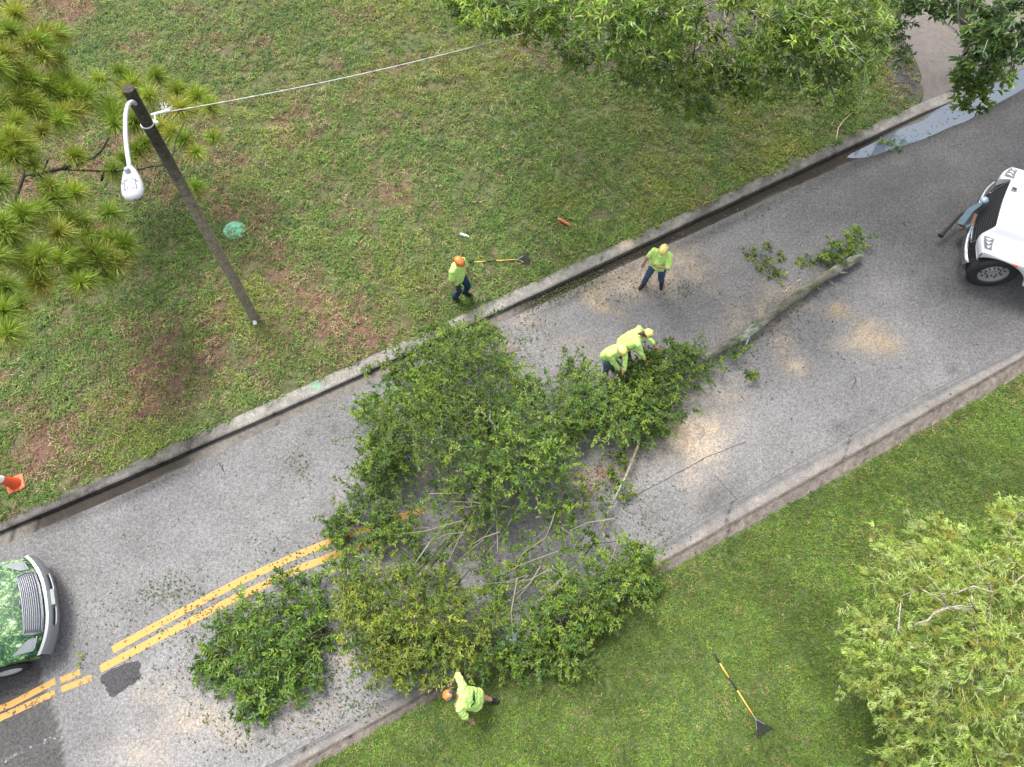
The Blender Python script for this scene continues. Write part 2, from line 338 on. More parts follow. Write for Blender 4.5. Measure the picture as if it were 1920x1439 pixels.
for (f0, f1, z0, z1, n) in ((ySC, lambda x: ySB(x)-.03, SZ, SZ-.005, 6), (lambda x: ySB(x)-.03, lambda x: ySB(x)-.008, SZ-.005, SZ-.02, 3), (lambda x: ySB(x)-.008, ySB, SZ-.02, 0., 3)):
    b_ = strip("", "", f0, f1, z0, z1, col_kerb_s, M_CONC, n); ks.add(b_.v[0], b_.q[0], None, b_.c[0])
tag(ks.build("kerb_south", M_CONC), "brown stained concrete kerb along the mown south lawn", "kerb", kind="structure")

# ---- lawns
DRV = [P(1713, 203, .03), P(1722, 185, .03), P(1728, 150, .03), P(1712, 110, .03), P(1694, 80, .03), P(1688, 30, .03), P(1680, -40, .03), P(1660, -300, .03)]
drvx = lambda y: np.interp(y, [p[1] for p in DRV], [p[0] for p in DRV])
PATCH = [(620, 600, 110, 45, .8, .1), (560, 545, 60, 22, .6, 0), (690, 640, 50, 30, .7, 0), (330, 700, 140, 45, .65, .1), (150, 590, 70, 30, .3, 0), (90, 830, 80, 40, .7, -.4), (60, 880, 50, 25, .5, 0), (460, 660, 100, 30, .6, 0), (300, 760, 70, 30, .5, 0), (740, 330, 50, 30, .4, 0), (600, 350, 80, 40, .3, 0), (380, 270, 60, 40, .5, 0), (560, 180, 60, 30, .3, 0), (420, 80, 80, 40, .3, 0), (130, 20, 60, 30, .7, 0), (60, 20, 80, 40, .8, 0), (980, 100, 40, 25, .4, 0), (780, 170, 80, 30, .3, 0), (200, 440, 60, 60, .45, 0), (870, 250, 40, 20, .35, 0), (740, 360, 40, 18, .6, 0), (450, 500, 60, 30, .35, 0), (820, 540, 20, 40, .55, 0), (250, 890, 60, 15, .3, -.4), (540, 520, 60, 14, .5, 0), (120, 270, 60, 60, .5, 0), (250, 300, 60, 60, .5, 0), (30, 350, 50, 50, .5, 0)]
SHADE_SOIL = [(1150, 60, 130, 60, .9, 0), (1380, 60, 110, 60, 1.1, 0), (1090, 110, 60, 22, .7, 0), (1270, 110, 60, 40, .7, 0), (1690, 110, 26, 80, 1.3, .1), (1712, 165, 14, 30, 1.0, .4), (1110, 30, 40, 40, .8, 0), (1250, 60, 60, 40, .8, 0)]  # dark bare dirt, with shade from the trees painted into its colour
def north_soil(X, Y, px, py):
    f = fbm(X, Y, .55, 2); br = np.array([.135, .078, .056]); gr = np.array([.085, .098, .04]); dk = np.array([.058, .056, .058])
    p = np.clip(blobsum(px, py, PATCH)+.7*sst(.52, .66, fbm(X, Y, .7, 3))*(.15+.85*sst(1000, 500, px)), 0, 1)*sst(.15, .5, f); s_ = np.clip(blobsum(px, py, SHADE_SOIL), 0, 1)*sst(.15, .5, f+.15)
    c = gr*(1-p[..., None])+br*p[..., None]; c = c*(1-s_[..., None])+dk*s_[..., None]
    return c*(.7+.6*fbm(X, Y, .13, 5))[..., None]
def lawn(name, label, ylo, yhi, z, colf, xs=np.arange(-22, 22.1, .14), dense=True):
    n = 170; t_ = np.linspace(0, 1, n)**1.0; A = ylo(xs)[:, None]; B = yhi(xs)[:, None]; X = np.repeat(xs[:, None], n, 1); Y = A*(1-t_)+B*t_
    Z = z+.03*(fbm(X, Y, 2.2, 3)-.5)*sst(0, .1, np.minimum(t_, 1-t_))[None, :]; px, py = to_px(X, Y, Z)
    if name == 'lawn_north': Z = Z-.25*sst(.02, .3, X-drvx(Y))
    a = Acc(); grid(a, np.stack([X, Y, Z], -1), colf(X, Y, px, py)); return tag(a.build(name, M_SOIL), label, "lawn", kind="structure")
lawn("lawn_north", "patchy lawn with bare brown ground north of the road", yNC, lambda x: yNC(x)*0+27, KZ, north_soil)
lawn("lawn_south", "mown green lawn south of the road", lambda x: ySC(x)*0-8, ySC, SZ-.002, lambda X, Y, px, py: np.array([.07, .095, .03])*(.6+.8*fbm(X, Y, .3, 5))[..., None])
# distant ground, a plain sheet under everything
a = Acc(); sheet(a, [(-300, -300), (300, -300), (300, 300), (-300, 300)], -.06, (.06, .075, .03))
tag(a.build("ground", M_SOIL), "grassy ground reaching to the horizon", "ground", kind="structure")
# ---- driveway: exposed aggregate slabs
def drive():
    n = 190; ys = np.linspace(P(1713, 203, .03)[1]-.6, 27, 170); a = Acc()
    t_ = np.linspace(0, 1, n); x0 = drvx(ys)[:, None]; X = (x0-.06)*(1-t_)+(x0+14)*t_; Y = np.repeat(ys[:, None], n, 1)
    yk = yNC(X)+.0; Y = np.maximum(Y, yk+.005); Z = np.full_like(X, .155); px, py = to_px(X, Y, Z)
    Z = Z-.11*sst(.8, 0, Y-yk)
    g = .155+.04*(fbm(X, Y, .8, 4)-.5)+.05*(vn(X, Y, .05, 6)-.5)
    c = g[..., None]*np.array([1, .88, .81]); 
    j = np.minimum(np.abs(np.mod(X*.6-Y*.8+.45, 3.2)-1.6), np.abs(np.mod(X*.8+Y*.6+.9, 3.4)-1.7)); c = c*(1-.6*np.exp(-(j/.035)**2))[..., None]
    grid(a, np.stack([X, Y, Z], -1)[:, ::-1], c[:, ::-1]); return a
tag(drive().build("driveway", attr_mat("aggregate", .8, (110., .45), (35., .2), .5)), "brown exposed aggregate driveway under the trees", "driveway", kind="structure")
# ---- standing water in the gutter
WATER = mat("water")[0]; b_ = WATER.node_tree.nodes["Principled BSDF"]; b_.inputs["Base Color"].default_value = (.10, .125, .16, 1); b_.inputs["Roughness"].default_value = .03; b_.inputs["IOR"].default_value = 2.0
wn = nd(WATER.node_tree, "ShaderNodeTexNoise", Scale=5.); wb = nd(WATER.node_tree, "ShaderNodeBump", Strength=.05, Distance=.01); WATER.node_tree.links.new(wn.outputs[0], wb.inputs["Height"]); WATER.node_tree.links.new(wb.outputs[0], b_.inputs["Normal"])
pud = [(1590, 292), (1640, 268), (1690, 243), (1725, 226), (1755, 204), (1790, 190), (1830, 172), (1870, 155), (1905, 140), (1935, 127), (1945, 148), (1912, 172), (1880, 188), (1850, 202), (1812, 224), (1785, 240), (1750, 254), (1715, 266), (1680, 280), (1645, 288), (1615, 296)]
def smooth_poly(L, z, k=4):
    w = np.array([P(x, y, z) for x, y in L]); n = len(w); out = []
    for i in range(n):
        p0, p1, p2, p3 = w[i-1], w[i], w[(i+1) % n], w[(i+2) % n]
        for s_ in np.arange(k)/k: out.append(.5*((2*p1)+(p2-p0)*s_+(2*p0-5*p1+4*p2-p3)*s_*s_+(3*p1-p0-3*p2+p3)*s_**3))
    return np.array(out)
def strip_poly(acc, L, z, col, half):
    """long polygon given as upper side then lower side reversed"""
    w = smooth_poly(L, z); m = len(w)//2; A = w[:m]; B = w[::-1][:m]; n = 6; t_ = np.linspace(0, 1, n)
    G = A[:, None]*(1-t_)[None, :, None]+B[:, None]*t_[None, :, None]; grid(acc, G[:, ::-1], col)
pud = [(x+random.gauss(0, 3.5), y+random.gauss(0, 2.2)) for x, y in pud]
a = Acc(); strip_poly(a, pud, .008, (.1, .1, .1), 0)
tag(a.build("puddle_water", WATER), "still puddle reflecting the sky along the kerb", "water", kind="structure")
# ---- painted lines
def paint(name, col, wear=(.45, .52), sc=7.):
    m, t, b = mat(name); L = t.links; tc = nd(t, "ShaderNodeTexCoord"); n = nd(t, "ShaderNodeTexNoise", Scale=sc, Detail=8., Roughness=.75); L.new(tc.outputs["Object"], n.inputs[0])
    g = nd(t, "ShaderNodeTexNoise", Scale=60., Detail=2.); L.new(tc.outputs["Object"], g.inputs[0]); r = nd(t, "ShaderNodeMapRange"); r.inputs[3].default_value = .75; r.inputs[4].default_value = 1.2; L.new(g.outputs[0], r.inputs[0])
    x = nd(t, "ShaderNodeVectorMath", operation='SCALE'); x.inputs[0].default_value = col; L.new(r.outputs[0], x.inputs["Scale"]); L.new(x.outputs[0], b.inputs["Base Color"]); b.inputs["Roughness"].default_value = .75
    tr = nd(t, "ShaderNodeBsdfTransparent"); mx = nd(t, "ShaderNodeMixShader"); k = nd(t, "ShaderNodeMapRange"); k.inputs[1].default_value = wear[0]; k.inputs[2].default_value = wear[1]; L.new(n.outputs[0], k.inputs[0])
    L.new(k.outputs[0], mx.inputs[0]); L.new(tr.outputs[0], mx.inputs[1]); L.new(b.outputs[0], mx.inputs[2]); L.new(mx.outputs[0], t.nodes["Material Output"].inputs[0]); return m
M_YEL = paint("yellow_paint", (.50, .275, .075), (.30, .40)); M_YELW = paint("worn_yellow_paint", (.46, .26, .07), (.40, .47), 5.); M_DASH = paint("faint_white_paint", (.32, .32, .32), (.5, .62), 14.)
def line(acc, pts, w, z=.004, n=40):
    q = np.array([P(x, y, z) for x, y in pts]); s_ = np.linspace(0, 1, n); k = np.linspace(0, 1, len(q)); c = np.stack([np.interp(s_, k, q[:, i]) for i in range(3)], -1)
    d = nz(np.gradient(c, axis=0)); nrm = np.stack([-d[:, 1], d[:, 0], 0*d[:, 0]], -1); wob = 1+.06*(rng.random((n, 1))-.5); t_ = np.linspace(-.5, .5, 4)
    grid(acc, (c[:, None]+nrm[:, None]*t_[None, :, None]*w*wob[:, None])[:, ::-1])
a = Acc(); line(a, [(211, 1219), (330, 1153), (450, 1090), (560, 1040), (640, 1008), (705, 985)], .155)
tag(a.build("yellow_line", M_YEL), "upper of the two yellow centre lines, running in under the fallen crown", "road line", kind="structure")
a = Acc(); line(a, [(188, 1255), (300, 1195), (430, 1127), (560, 1067), (640, 1036), (710, 1013)], .155)
tag(a.build("yellow_line", M_YEL), "lower of the two yellow centre lines beside the cut branches", "road line", kind="structure")
for pts in ([(-60, 1352), (20, 1321), (104, 1277)], [(113, 1277), (150, 1260)]):
    a = Acc(); line(a, pts, .125); tag(a.build("yellow_line_worn", M_YELW), "worn stretch of the upper yellow line by the van wheel", "road line", kind="structure")
a = Acc(); line(a, [(710, 983), (750, 970), (800, 955)], .15); tag(a.build("yellow_line_worn", M_YELW), "worn end of the upper yellow line under the fallen crown", "road line", kind="structure")
for pts in ([(-60, 1376), (2, 1346), (103, 1299)], [(115, 1293), (172, 1271)]):
    a = Acc(); line(a, pts, .125); tag(a.build("yellow_line_worn", M_YELW), "worn stretch of the lower yellow line beside the dark asphalt", "road line", kind="structure")
for pts in ([(0, 1432), (43, 1411)], [(56, 1403), (108, 1380)], [(155, 1350), (193, 1333)]):
    a = Acc(); line(a, pts, .07); tag(a.build("white_layout_dash", M_DASH), "faint white layout dash on the asphalt at the lower left", "road mark", kind="structure")
a = Acc(); q = smooth_poly([(192, 1268), (255, 1240), (263, 1262), (258, 1275), (225, 1300), (206, 1307), (198, 1290)], .003, 6); q[:, :2] += (rng.random((len(q), 2))-.5)*.05
sheet(a, q, .003, (.062, .06, .064)); tag(a.build("asphalt_patch", M_ASPH), "small square of fresh dark asphalt beside the yellow lines", "road patch", kind="structure")
# cracks
a = Acc()
for pts in ([(410, 868), (420, 885), (416, 872)], [(1190, 930), (1260, 893), (1320, 860), (1400, 828)], [(660, 1240), (700, 1225), (740, 1195)], [(1340, 890), (1360, 915), (1385, 940)], [(1600, 700), (1605, 715), (1598, 730)], [(940, 1400), (960, 1380)]):
    q = np.array([P(x, y, .003) for x, y in pts]); s_ = np.linspace(0, 1, 30); k = np.linspace(0, 1, len(q)); c = np.stack([np.interp(s_, k, q[:, i]) for i in range(3)], -1); c[:, :2] += (rng.random((30, 2))-.5)*.025
    d = nz(np.gradient(c, axis=0)); nrm = np.stack([-d[:, 1], d[:, 0], 0*d[:, 0]], -1); grid(a, (c[:, None]+nrm[:, None]*np.array([.5, -.5])[None, :, None]*.016))
tag(a.build("road_cracks", M_ASPH), "thin cracks in the asphalt", "road crack", kind="structure")
a = bpy.data.objects["road_cracks"].data.color_attributes["Col"]; a.data.foreach_set("color", np.tile([.06, .06, .06, 1], len(a.data)).astype(np.float32))

# ------------------------------------------------------------------ grass
def blades(x, y, z, h, w, col, lean=.9, flat=0.):
    n = len(x); az = rng.random(n)*2*math.pi; ln = lean*(.35+.65*rng.random(n)); d = np.stack([np.cos(az), np.sin(az)], -1); s_ = np.stack([-d[:, 1], d[:, 0]], -1)
    b = np.stack([x, y, z], -1); mid = b.copy(); mid[:, :2] += d*(h*ln*.45)[:, None]; mid[:, 2] += h*.55*(1-flat); tip = b.copy(); tip[:, :2] += d*(h*ln*1.1)[:, None]; tip[:, 2] += h*(1-.45*ln)*(1-flat)
    sv = np.c_[s_, np.zeros(n)]*(w/2)[:, None]
    V = np.stack([b-sv*.8, b+sv*.8, mid+sv, mid-sv, tip], 1).reshape(-1, 3); i = np.arange(n)*5
    Q = np.stack([i, i+1, i+2, i+3], -1); T = np.stack([i+3, i+2, i+4], -1); return V, Q, T, np.repeat(col, 5, 0)
def inview(x, y, m=140):
    px, py = to_px(x, y, .12+0*x); return px, py, (px > -m) & (px < 1920+m) & (py > -m*.6) & (py < 1439+m)
def tufts(x, y, z, c, nb, rad, h, w, lean):
    """every tuft is nb blades of one tone fanning from one spot"""
    n = len(x); k = np.repeat(np.arange(n), nb); m = len(k); g = rng.normal(size=(m, 2))*rad
    cc = c[k]*(.60+.8*rng.random((m, 1))); return blades(x[k]+g[:, 0], y[k]+g[:, 1], z+0*x[k], h[k]*(.6+.7*rng.random(m)), w*(.7+.6*rng.random(m)), cc, lean)
g_green = np.array([[.165, .245, .062], [.205, .285, .075], [.135, .225, .075], [.25, .305, .09], [.12, .215, .09], [.285, .315, .11]])
g_dry = np.array([[.36, .28, .15], [.26, .16, .10], [.40, .34, .19], [.21, .13, .09]])
def grass_north(n):
    x = rng.random(n)*40-20; y = rng.random(n)*23; px, py, ok = inview(x, y)
    pt = np.clip(blobsum(px, py, PATCH)+1.2*np.clip(blobsum(px, py, SHADE_SOIL), 0, 1), 0, 1); f2 = fbm(x, y, .3, 4)
    ok &= (y > yNC(x)+.02+.17*(vn(x, y, .22, 3)-.55)) & (x < drvx(y)-.05-.12*vn(x, y, .3, 2)) & (rng.random(n) > pt*sst(.25, .55, fbm(x, y, .5, 2))*.93) & (rng.random(n) < .16+1.0*sst(.33, .55, f2))
    x = x[ok]; y = y[ok]; px = px[ok]; py = py[ok]; pt = pt[ok]; n = len(x); f = fbm(x, y, .8, 1)
    k = np.clip((fbm(x, y, 1.1, 6)*7-.8+2.2*(rng.random(n)-.5)), 0, 5.99).astype(int); c = g_green[k]*np.array([.94, 1.0, .78])*(.50+.64*rng.random((n, 1)))*(1-.22*np.clip(blobsum(px, py, [(1250, 230, 420, 110, 1, -.1), (700, 90, 300, 70, .5, 0)]), 0, 1))[:, None]  # blade colour darkened below the oak: its shade is painted in
    dry = rng.random(n) < (.07+.45*pt+.34*sst(.5, .66, fbm(x, y, .7, 3))*(.15+.85*sst(1000, 500, px))); c = np.where(dry[:, None], g_dry[rng.integers(0, 4, n)]*(.65+.5*rng.random((n, 1))), c)
    c = c+(~dry)[:, None]*sst(.5, .75, fbm(x, y, 2.6, 2))[:, None]*np.array([.05, .02, 0])
    return tufts(x, y, KZ-.012, c, 7, .035, (.07+.07*rng.random(n))*(.7+.6*f), .0135, 1.25)
def grass_south(n):
    x = rng.random(n)*29-12; y = rng.random(n)*15-3.6; px, py, ok = inview(x, y, 420); ok &= (y < ySC(x)-.03+.16*(vn(x, y, .2, 3)-.5)) & (rng.random(n) < .35+.9*sst(.3, .55, fbm(x, y, .16, 4)))
    x = x[ok]; y = y[ok]; px = px[ok]; py = py[ok]; n = len(x); f = fbm(x, y, 1.3, 2); k = np.clip((fbm(x, y, .8, 6)*6.5-.8+2.2*(rng.random(n)-.5)), 0, 5.99).astype(int)
    c = g_green[k]*(.48+.5*rng.random((n, 1)))*np.array([.93, 1.0, .60]); c = c*(.8+.4*sst(.3, .7, f))[:, None]
    dry = rng.random(n) < .03+.5*np.clip(blobsum(px, py, [(1740, 800, 40, 14, .8, -.4), (1600, 890, 30, 10, .5, 0), (1630, 1000, 30, 25, .6, 0), (1300, 1060, 40, 16, .4, 0), (1640, 1050, 20, 14, .7, 0), (1910, 740, 24, 30, .8, 0), (1480, 1380, 30, 20, .4, 0), (1100, 1330, 60, 40, .3, 0), (1380, 1300, 60, 40, .25, 0), (960, 1250, 60, 20, .3, 0), (1260, 1110, 40, 20, .4, 0)]), 0, 1)
    c = np.where(dry[:, None], g_dry[rng.integers(0, 2, n)]*(.7+.5*rng.random((n, 1))), c)
    return tufts(x, y, SZ-.012, c, 6, .026, .045+.04*rng.random(n), .011, 1.15)
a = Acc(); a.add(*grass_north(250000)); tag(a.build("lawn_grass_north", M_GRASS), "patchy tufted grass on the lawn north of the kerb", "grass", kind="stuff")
a = Acc(); a.add(*grass_south(262000)); tag(a.build("lawn_grass_south", M_GRASS), "short mown grass on the lawn south of the road", "grass", kind="stuff")
# dead pine straw and leaf crumbs lying in the bare patches
def straw(n):
    x = rng.random(n)*40-20; y = rng.random(n)*23; px, py, ok = inview(x, y); pt = np.clip(blobsum(px, py, PATCH), 0, 1)
    ok &= (y > yNC(x)+.05) & (x < drvx(y)) & (rng.random(n) < pt*.9+.07+.34*sst(.5, .66, fbm(x, y, .7, 3))*(.15+.85*sst(1000, 500, px))); x = x[ok]; y = y[ok]; n = len(x)
    c = np.array([[.22, .12, .075], [.16, .075, .05], [.28, .19, .12], [.10, .06, .045]])[rng.integers(0, 4, n)]*(.7+.6*rng.random((n, 1)))
    return blades(x, y, np.full(n, KZ+.004), .07+.08*rng.random(n), .009+.008*rng.random(n), c, 1.0, .9)
a = Acc(); a.add(*straw(260000)); tag(a.build("pine_straw", M_GRASS), "reddish brown pine straw scattered over bare lawn patches", "straw", kind="stuff")

# ------------------------------------------------------------------ foliage
def leaves(acc, p, d, up, L, Wd, col, fold=.25, droop=.15, long=False):
    """N pointed leaves: two quads each, folded along the midrib"""
    n = len(p); d = nz(d); s_ = nz(np.cross(d, up)+1e-6); u = np.cross(s_, d); L = np.broadcast_to(L, (n,))[:, None]; Wd = np.broadcast_to(Wd, (n,))[:, None]
    m1 = p+d*L*.32; m2 = p+d*L*.70-u*L*droop*.4; tip = p+d*L-u*L*droop
    V = np.stack([p, m1+s_*Wd*.5+u*Wd*fold, m2+s_*Wd*.42+u*Wd*fold, tip, m2-s_*Wd*.42+u*Wd*fold, m1-s_*Wd*.5+u*Wd*fold], 1).reshape(-1, 3)
    i = np.arange(n)*6; acc.add(V, np.concatenate([np.stack([i, i+1, i+2, i+3], -1), np.stack([i, i+3, i+4, i+5], -1)]), None, np.repeat(col, 6, 0))
def rdir(n, up=0.): 
    v = rng.normal(size=(n, 3)); v[:, 2] = v[:, 2]*.7+up; return nz(v)
def clump(acc, tw, c, r, nt, nl, L, Wd, pal, flat=.6, up=.25, zmin=.02, twig=.004, twc=(.16, .13, .09), whorl=0., hang=0.):
    """a cloud of leafy twigs around c: nt twigs of nl leaves"""
    base = c+rng.normal(size=(nt, 3))*r*np.array([.42, .42, .42*flat]); d = rdir(nt, up); out = base-c; d = nz(d+(.9 if not hang else .35)*out/r); ln = r*(.35+.75*rng.random(nt))
    d[:, 2] *= flat if hang == 0 else 1
    cc = pal[rng.integers(0, len(pal), nt)]*(.8+.4*rng.random((nt, 1)))
    for i in range(nt):
        t_ = np.sort(rng.random(nl))*.85+.15
        if whorl: t_ = 1-(1-t_)*(1-whorl)
        bend = np.array([0, 0, -hang*ln[i]]); q = base[i]+d[i]*ln[i]*t_[:, None]+bend*(t_**2)[:, None]+(0 if not hang else np.stack([np.sin(t_*9+i), np.cos(t_*8+2*i), 0*t_], -1)*.045); q[:, 2] = np.maximum(q[:, 2], zmin+.02*rng.random(nl))
        dd = d[i]+2*bend*t_[:, None]/max(ln[i], 1e-3) if hang else np.repeat(d[i][None], nl, 0)
        ld = dd*(1.1 if hang else .75)+rdir(nl, .05)*(.75 if hang else 1.0); ld[:, 2] *= .75
        u = nz(rng.normal(size=(nl, 3))*.45+np.array([0, 0, 1.])); leaves(acc, q, ld, u, L*(.7+.5*rng.random(nl)), Wd*(.75+.45*rng.random(nl)), cc[i]*(.82+.36*rng.random((nl, 1))))
        if twig and i % 2 == 0:
            tp = base[i]+d[i]*ln[i]*np.array([0, .5, 1])[:, None]+bend*np.array([0, .25, 1])[:, None]; tp[:, 2] = np.maximum(tp[:, 2], zmin); tube(tw, tp, [twig*1.4, twig, twig*.5], 3, twc, False)
def grow(acc, trunk, rtrunk, targets, col, rmin=.008, wig=.08, attract=None, sides=7):
    """limbs from a trunk polyline to every target point; radius by how much each limb carries"""
    pts = [np.array(p, float) for p in trunk]; par = list(range(-1, len(pts)-1)); fixed = len(pts)
    org = pts[0]; order = sorted(range(len(targets)), key=lambda i: min(np.linalg.norm(targets[i]-q) for q in pts[:fixed]))
    for i in order:
        g = np.array(targets[i], float); A = np.array(pts); dist = np.linalg.norm(A-g, axis=1)+.15*np.linalg.norm(A-pts[fixed-1], axis=1)*0; j = int(np.argmin(dist+.25*np.maximum(0, A[:, 2]-g[2]))); s_ = pts[j]; dl = np.linalg.norm(g-s_); k = max(2, int(dl/.35))
        prev = j; off = rng.normal(size=3)*dl*wig
        for m in range(1, k+1):
            f = m/k; q = s_+(g-s_)*f+off*math.sin(math.pi*f)+np.array([0, 0, .12*dl*math.sin(math.pi*f)]); pts.append(q); par.append(prev); prev = len(pts)-1
    n = len(pts); load = np.zeros(n); kids = [[] for _ in range(n)]
    for i in range(n): 
        if par[i] >= 0: kids[par[i]].append(i)
    for i in range(n-1, -1, -1):
        load[i] = max(1, load[i]); 
        if par[i] >= 0: load[par[i]] += load[i]
    rr = rmin*np.sqrt(load); 
    for i in range(fixed): rr[i] = rtrunk[i]
    done = set()
    def chain(i0, start):
        path = [i0] if start is None else [start, i0]; i = i0
        while kids[i]:
            nx = max(kids[i], key=lambda q: (q < fixed, load[q])); path.append(nx); i = nx
        return path
    st = [(0, None)]; seen = set()
    while st:
        i0, s0 = st.pop(); path = chain(i0, s0)
        if len(path) > 1:
            r_ = rr[path].copy(); 
            if s0 is not None: r_[0] = min(r_[1]*1.15, rr[s0])
            tube(acc, np.array([pts[q] for q in path]), np.maximum(r_, rmin*.6), 16 if r_.max() > .09 else (sides if r_.max() > .03 else 5), col*(.85+.3*rng.random()), True)
        for q in path[(0 if s0 is None else 1):]:
            for k in kids[q]:
                if k not in path: st.append((k, q))
OAK = np.array([[.12, .20, .034], [.15, .235, .04], [.095, .165, .036], [.19, .26, .05], [.09, .155, .05]])*np.array([1.12, 1.06, 1.0])
OAKD = np.array([[.055, .10, .032], [.07, .125, .04], [.045, .085, .036], [.105, .165, .045]])*np.array([1.6, 1.5, 1.45])
FALL = np.array([[.09, .155, .026], [.12, .19, .03], [.07, .125, .028], [.16, .22, .036], [.065, .12, .038]])*np.array([1.35, 1.25, 1.1])
WIL = np.array([[.24, .33, .065], [.31, .39, .09], [.17, .25, .05], [.38, .44, .18], [.28, .29, .06], [.34, .43, .13]])*np.array([1.1, 1.1, 1.15])
PINE = np.array([[.20, .285, .045], [.245, .32, .05], [.16, .24, .04], [.27, .30, .06]])*np.array([1.15, 1.1, 1.])

# ---- fallen tree lying across the road
FT = [(760, 690, .6, 40), (790, 700, .9, 45), (822, 628, .55, 32), (850, 660, 1.0, 50), (905, 632, .7, 44), (880, 700, 1.4, 60), (800, 752, 1.2, 55), (722, 775, .8, 44), (688, 765, .35, 18), (760, 815, 1.2, 62), (712, 860, .7, 42), (840, 790, 1.4, 60), (900, 780, 1.6, 56), (950, 700, .8, 34), (990, 735, .9, 34), (900, 850, 1.6, 66), (960, 830, 1.7, 62), (1010, 810, 1.3, 50), (1040, 865, 1.1, 44), (965, 895, 1.5, 60), (890, 915, 1.2, 56), (1062, 805, .8, 32), (736, 872, .6, 34), (930, 770, 1.3, 40), (720, 845, .6, 40),
      (700, 930, .45, 46), (768, 955, .7, 46), (830, 905, .8, 38), (716, 1000, .4, 36), (640, 985, .45, 32), (655, 1062, .5, 38), (632, 1002, .35, 26), (862, 985, .6, 40), (935, 965, .8, 42), (1000, 940, .9, 42), (1042, 985, .7, 36), (905, 1060, .5, 40), (985, 1050, .6, 38), (800, 1055, .45, 36), (1062, 945, .5, 26), (1112, 950, .45, 30), (1112, 1020, .6, 30), (1050, 1075, .5, 34), (845, 1110, .7, 36), (770, 1010, .4, 30), (930, 1110, .5, 30),
      (700, 1105, .9, 52), (768, 1112, 1.1, 55), (682, 1165, .8, 46), (742, 1180, 1.15, 56), (815, 1165, 1.1, 54), (728, 1238, .8, 46), (790, 1240, .7, 40), (878, 1175, 1.0, 46), (850, 1222, .7, 40), (905, 1228, .6, 38), (940, 1165, .7, 32), (662, 1120, .5, 34), (700, 1210, .7, 40), (760, 1262, .5, 28),
      (1002, 1175, .8, 42), (1050, 1155, .9, 50), (1108, 1112, .8, 52), (1160, 1085, .8, 46), (1200, 1065, .6, 38), (1192, 1022, .4, 24), (1062, 1215, .6, 44), (1012, 1235, .45, 38), (1112, 1165, .5, 28), (960, 1235, .4, 30), (1215, 1092, .4, 20), (1040, 1120, .5, 26),
      (1075, 700, .5, 36), (1062, 758, .7, 42), (1110, 745, .7, 44), (1152, 775, .9, 50), (1215, 720, .7, 34), (1240, 690, .8, 38), (1270, 668, .7, 32), (1285, 702, .6, 34), (1215, 770, .7, 40), (1240, 790, .4, 30), (1105, 790, .7, 34), (1330, 690, .4, 20), (1390, 668, .35, 18), (1250, 735, .6, 34), (1185, 755, .8, 30), (1200, 690, .55, 24), (1178, 712, .5, 22), (1225, 672, .6, 22), (1160, 735, .5, 22)]
TRUNK_PX = [(1612, 480, .17), (1560, 512, .18), (1500, 552, .19), (1450, 590, .20), (1390, 635, .22), (1320, 672, .25), (1240, 722, .30), (1170, 765, .36), (1100, 808, .45), (1020, 850, .55), (950, 885, .65), (880, 960, .6), (820, 1040, .5), (770, 1100, .5)]
trunk = np.array([P(x, y, z) for x, y, z in TRUNK_PX]); rt = [.122, .118, .114, .110, .106, .103, .102, .102, .096, .09, .08, .07, .055, .04]
_k = np.linspace(0, 13, 90); trunk = np.stack([np.interp(_k, range(14), trunk[:, i]) for i in range(3)], -1); trunk[1:, :] += (np.random.default_rng(5).random((89, 3))-.5)*np.array([.045, .045, .03]); trunk = np.concatenate([trunk[:1], (trunk[:-2]+trunk[1:-1]*2+trunk[2:])/4, trunk[-1:]])
rt = np.interp(_k, range(14), rt)*(.9+.28*np.random.default_rng(6).random(90))
ft = thing("fallen_tree", "leafy uprooted tree lying across the road with its crown over the yellow lines", "tree", P(1390, 635, 0))
tg = [P(x, y, z*.75) for x, y, z, r in FT]
wood = Acc(); grow(wood, trunk, rt, tg, np.array([.125, .115, .092]), .0075, .07)
extra = []
for pts in ([(1205, 790, .35), (1195, 840, .3), (1175, 890, .3), (1160, 920, .3), (1140, 960, .35), (1120, 1010, .35), (1090, 1050, .3), (1060, 1085, .3)], [(1130, 1000, .35), (1145, 1020, .2), (1150, 1045, .1)], [(1125, 985, .35), (1135, 968, .3)], [(930, 800, 1.8), (905, 775, 1.9), (898, 760, 1.9)], [(930, 800, 1.8), (918, 788, 1.9), (920, 770, 1.8)], [(1040, 1120, .5), (1055, 1095, .55), (1075, 1065, .6)], [(815, 1005, .9), (790, 1040, .8), (763, 1078, .7)], [(960, 930, .9), (915, 965, .8), (870, 1000, .7)], [(1105, 930, .1), (1115, 905, .12)], [(1250, 770, .4), (1235, 800, .2)], [(990, 920, .9), (950, 990, .7), (905, 1050, .5)], [(1052, 990, .6), (1075, 1005, .4), (1060, 1040, .3)]):
    tube(wood, [P(*q) for q in pts], np.linspace(.038, .012, len(pts))*(1 if len(pts) > 4 else .55), 6, (.27, .255, .19))
    extra.append(pts)
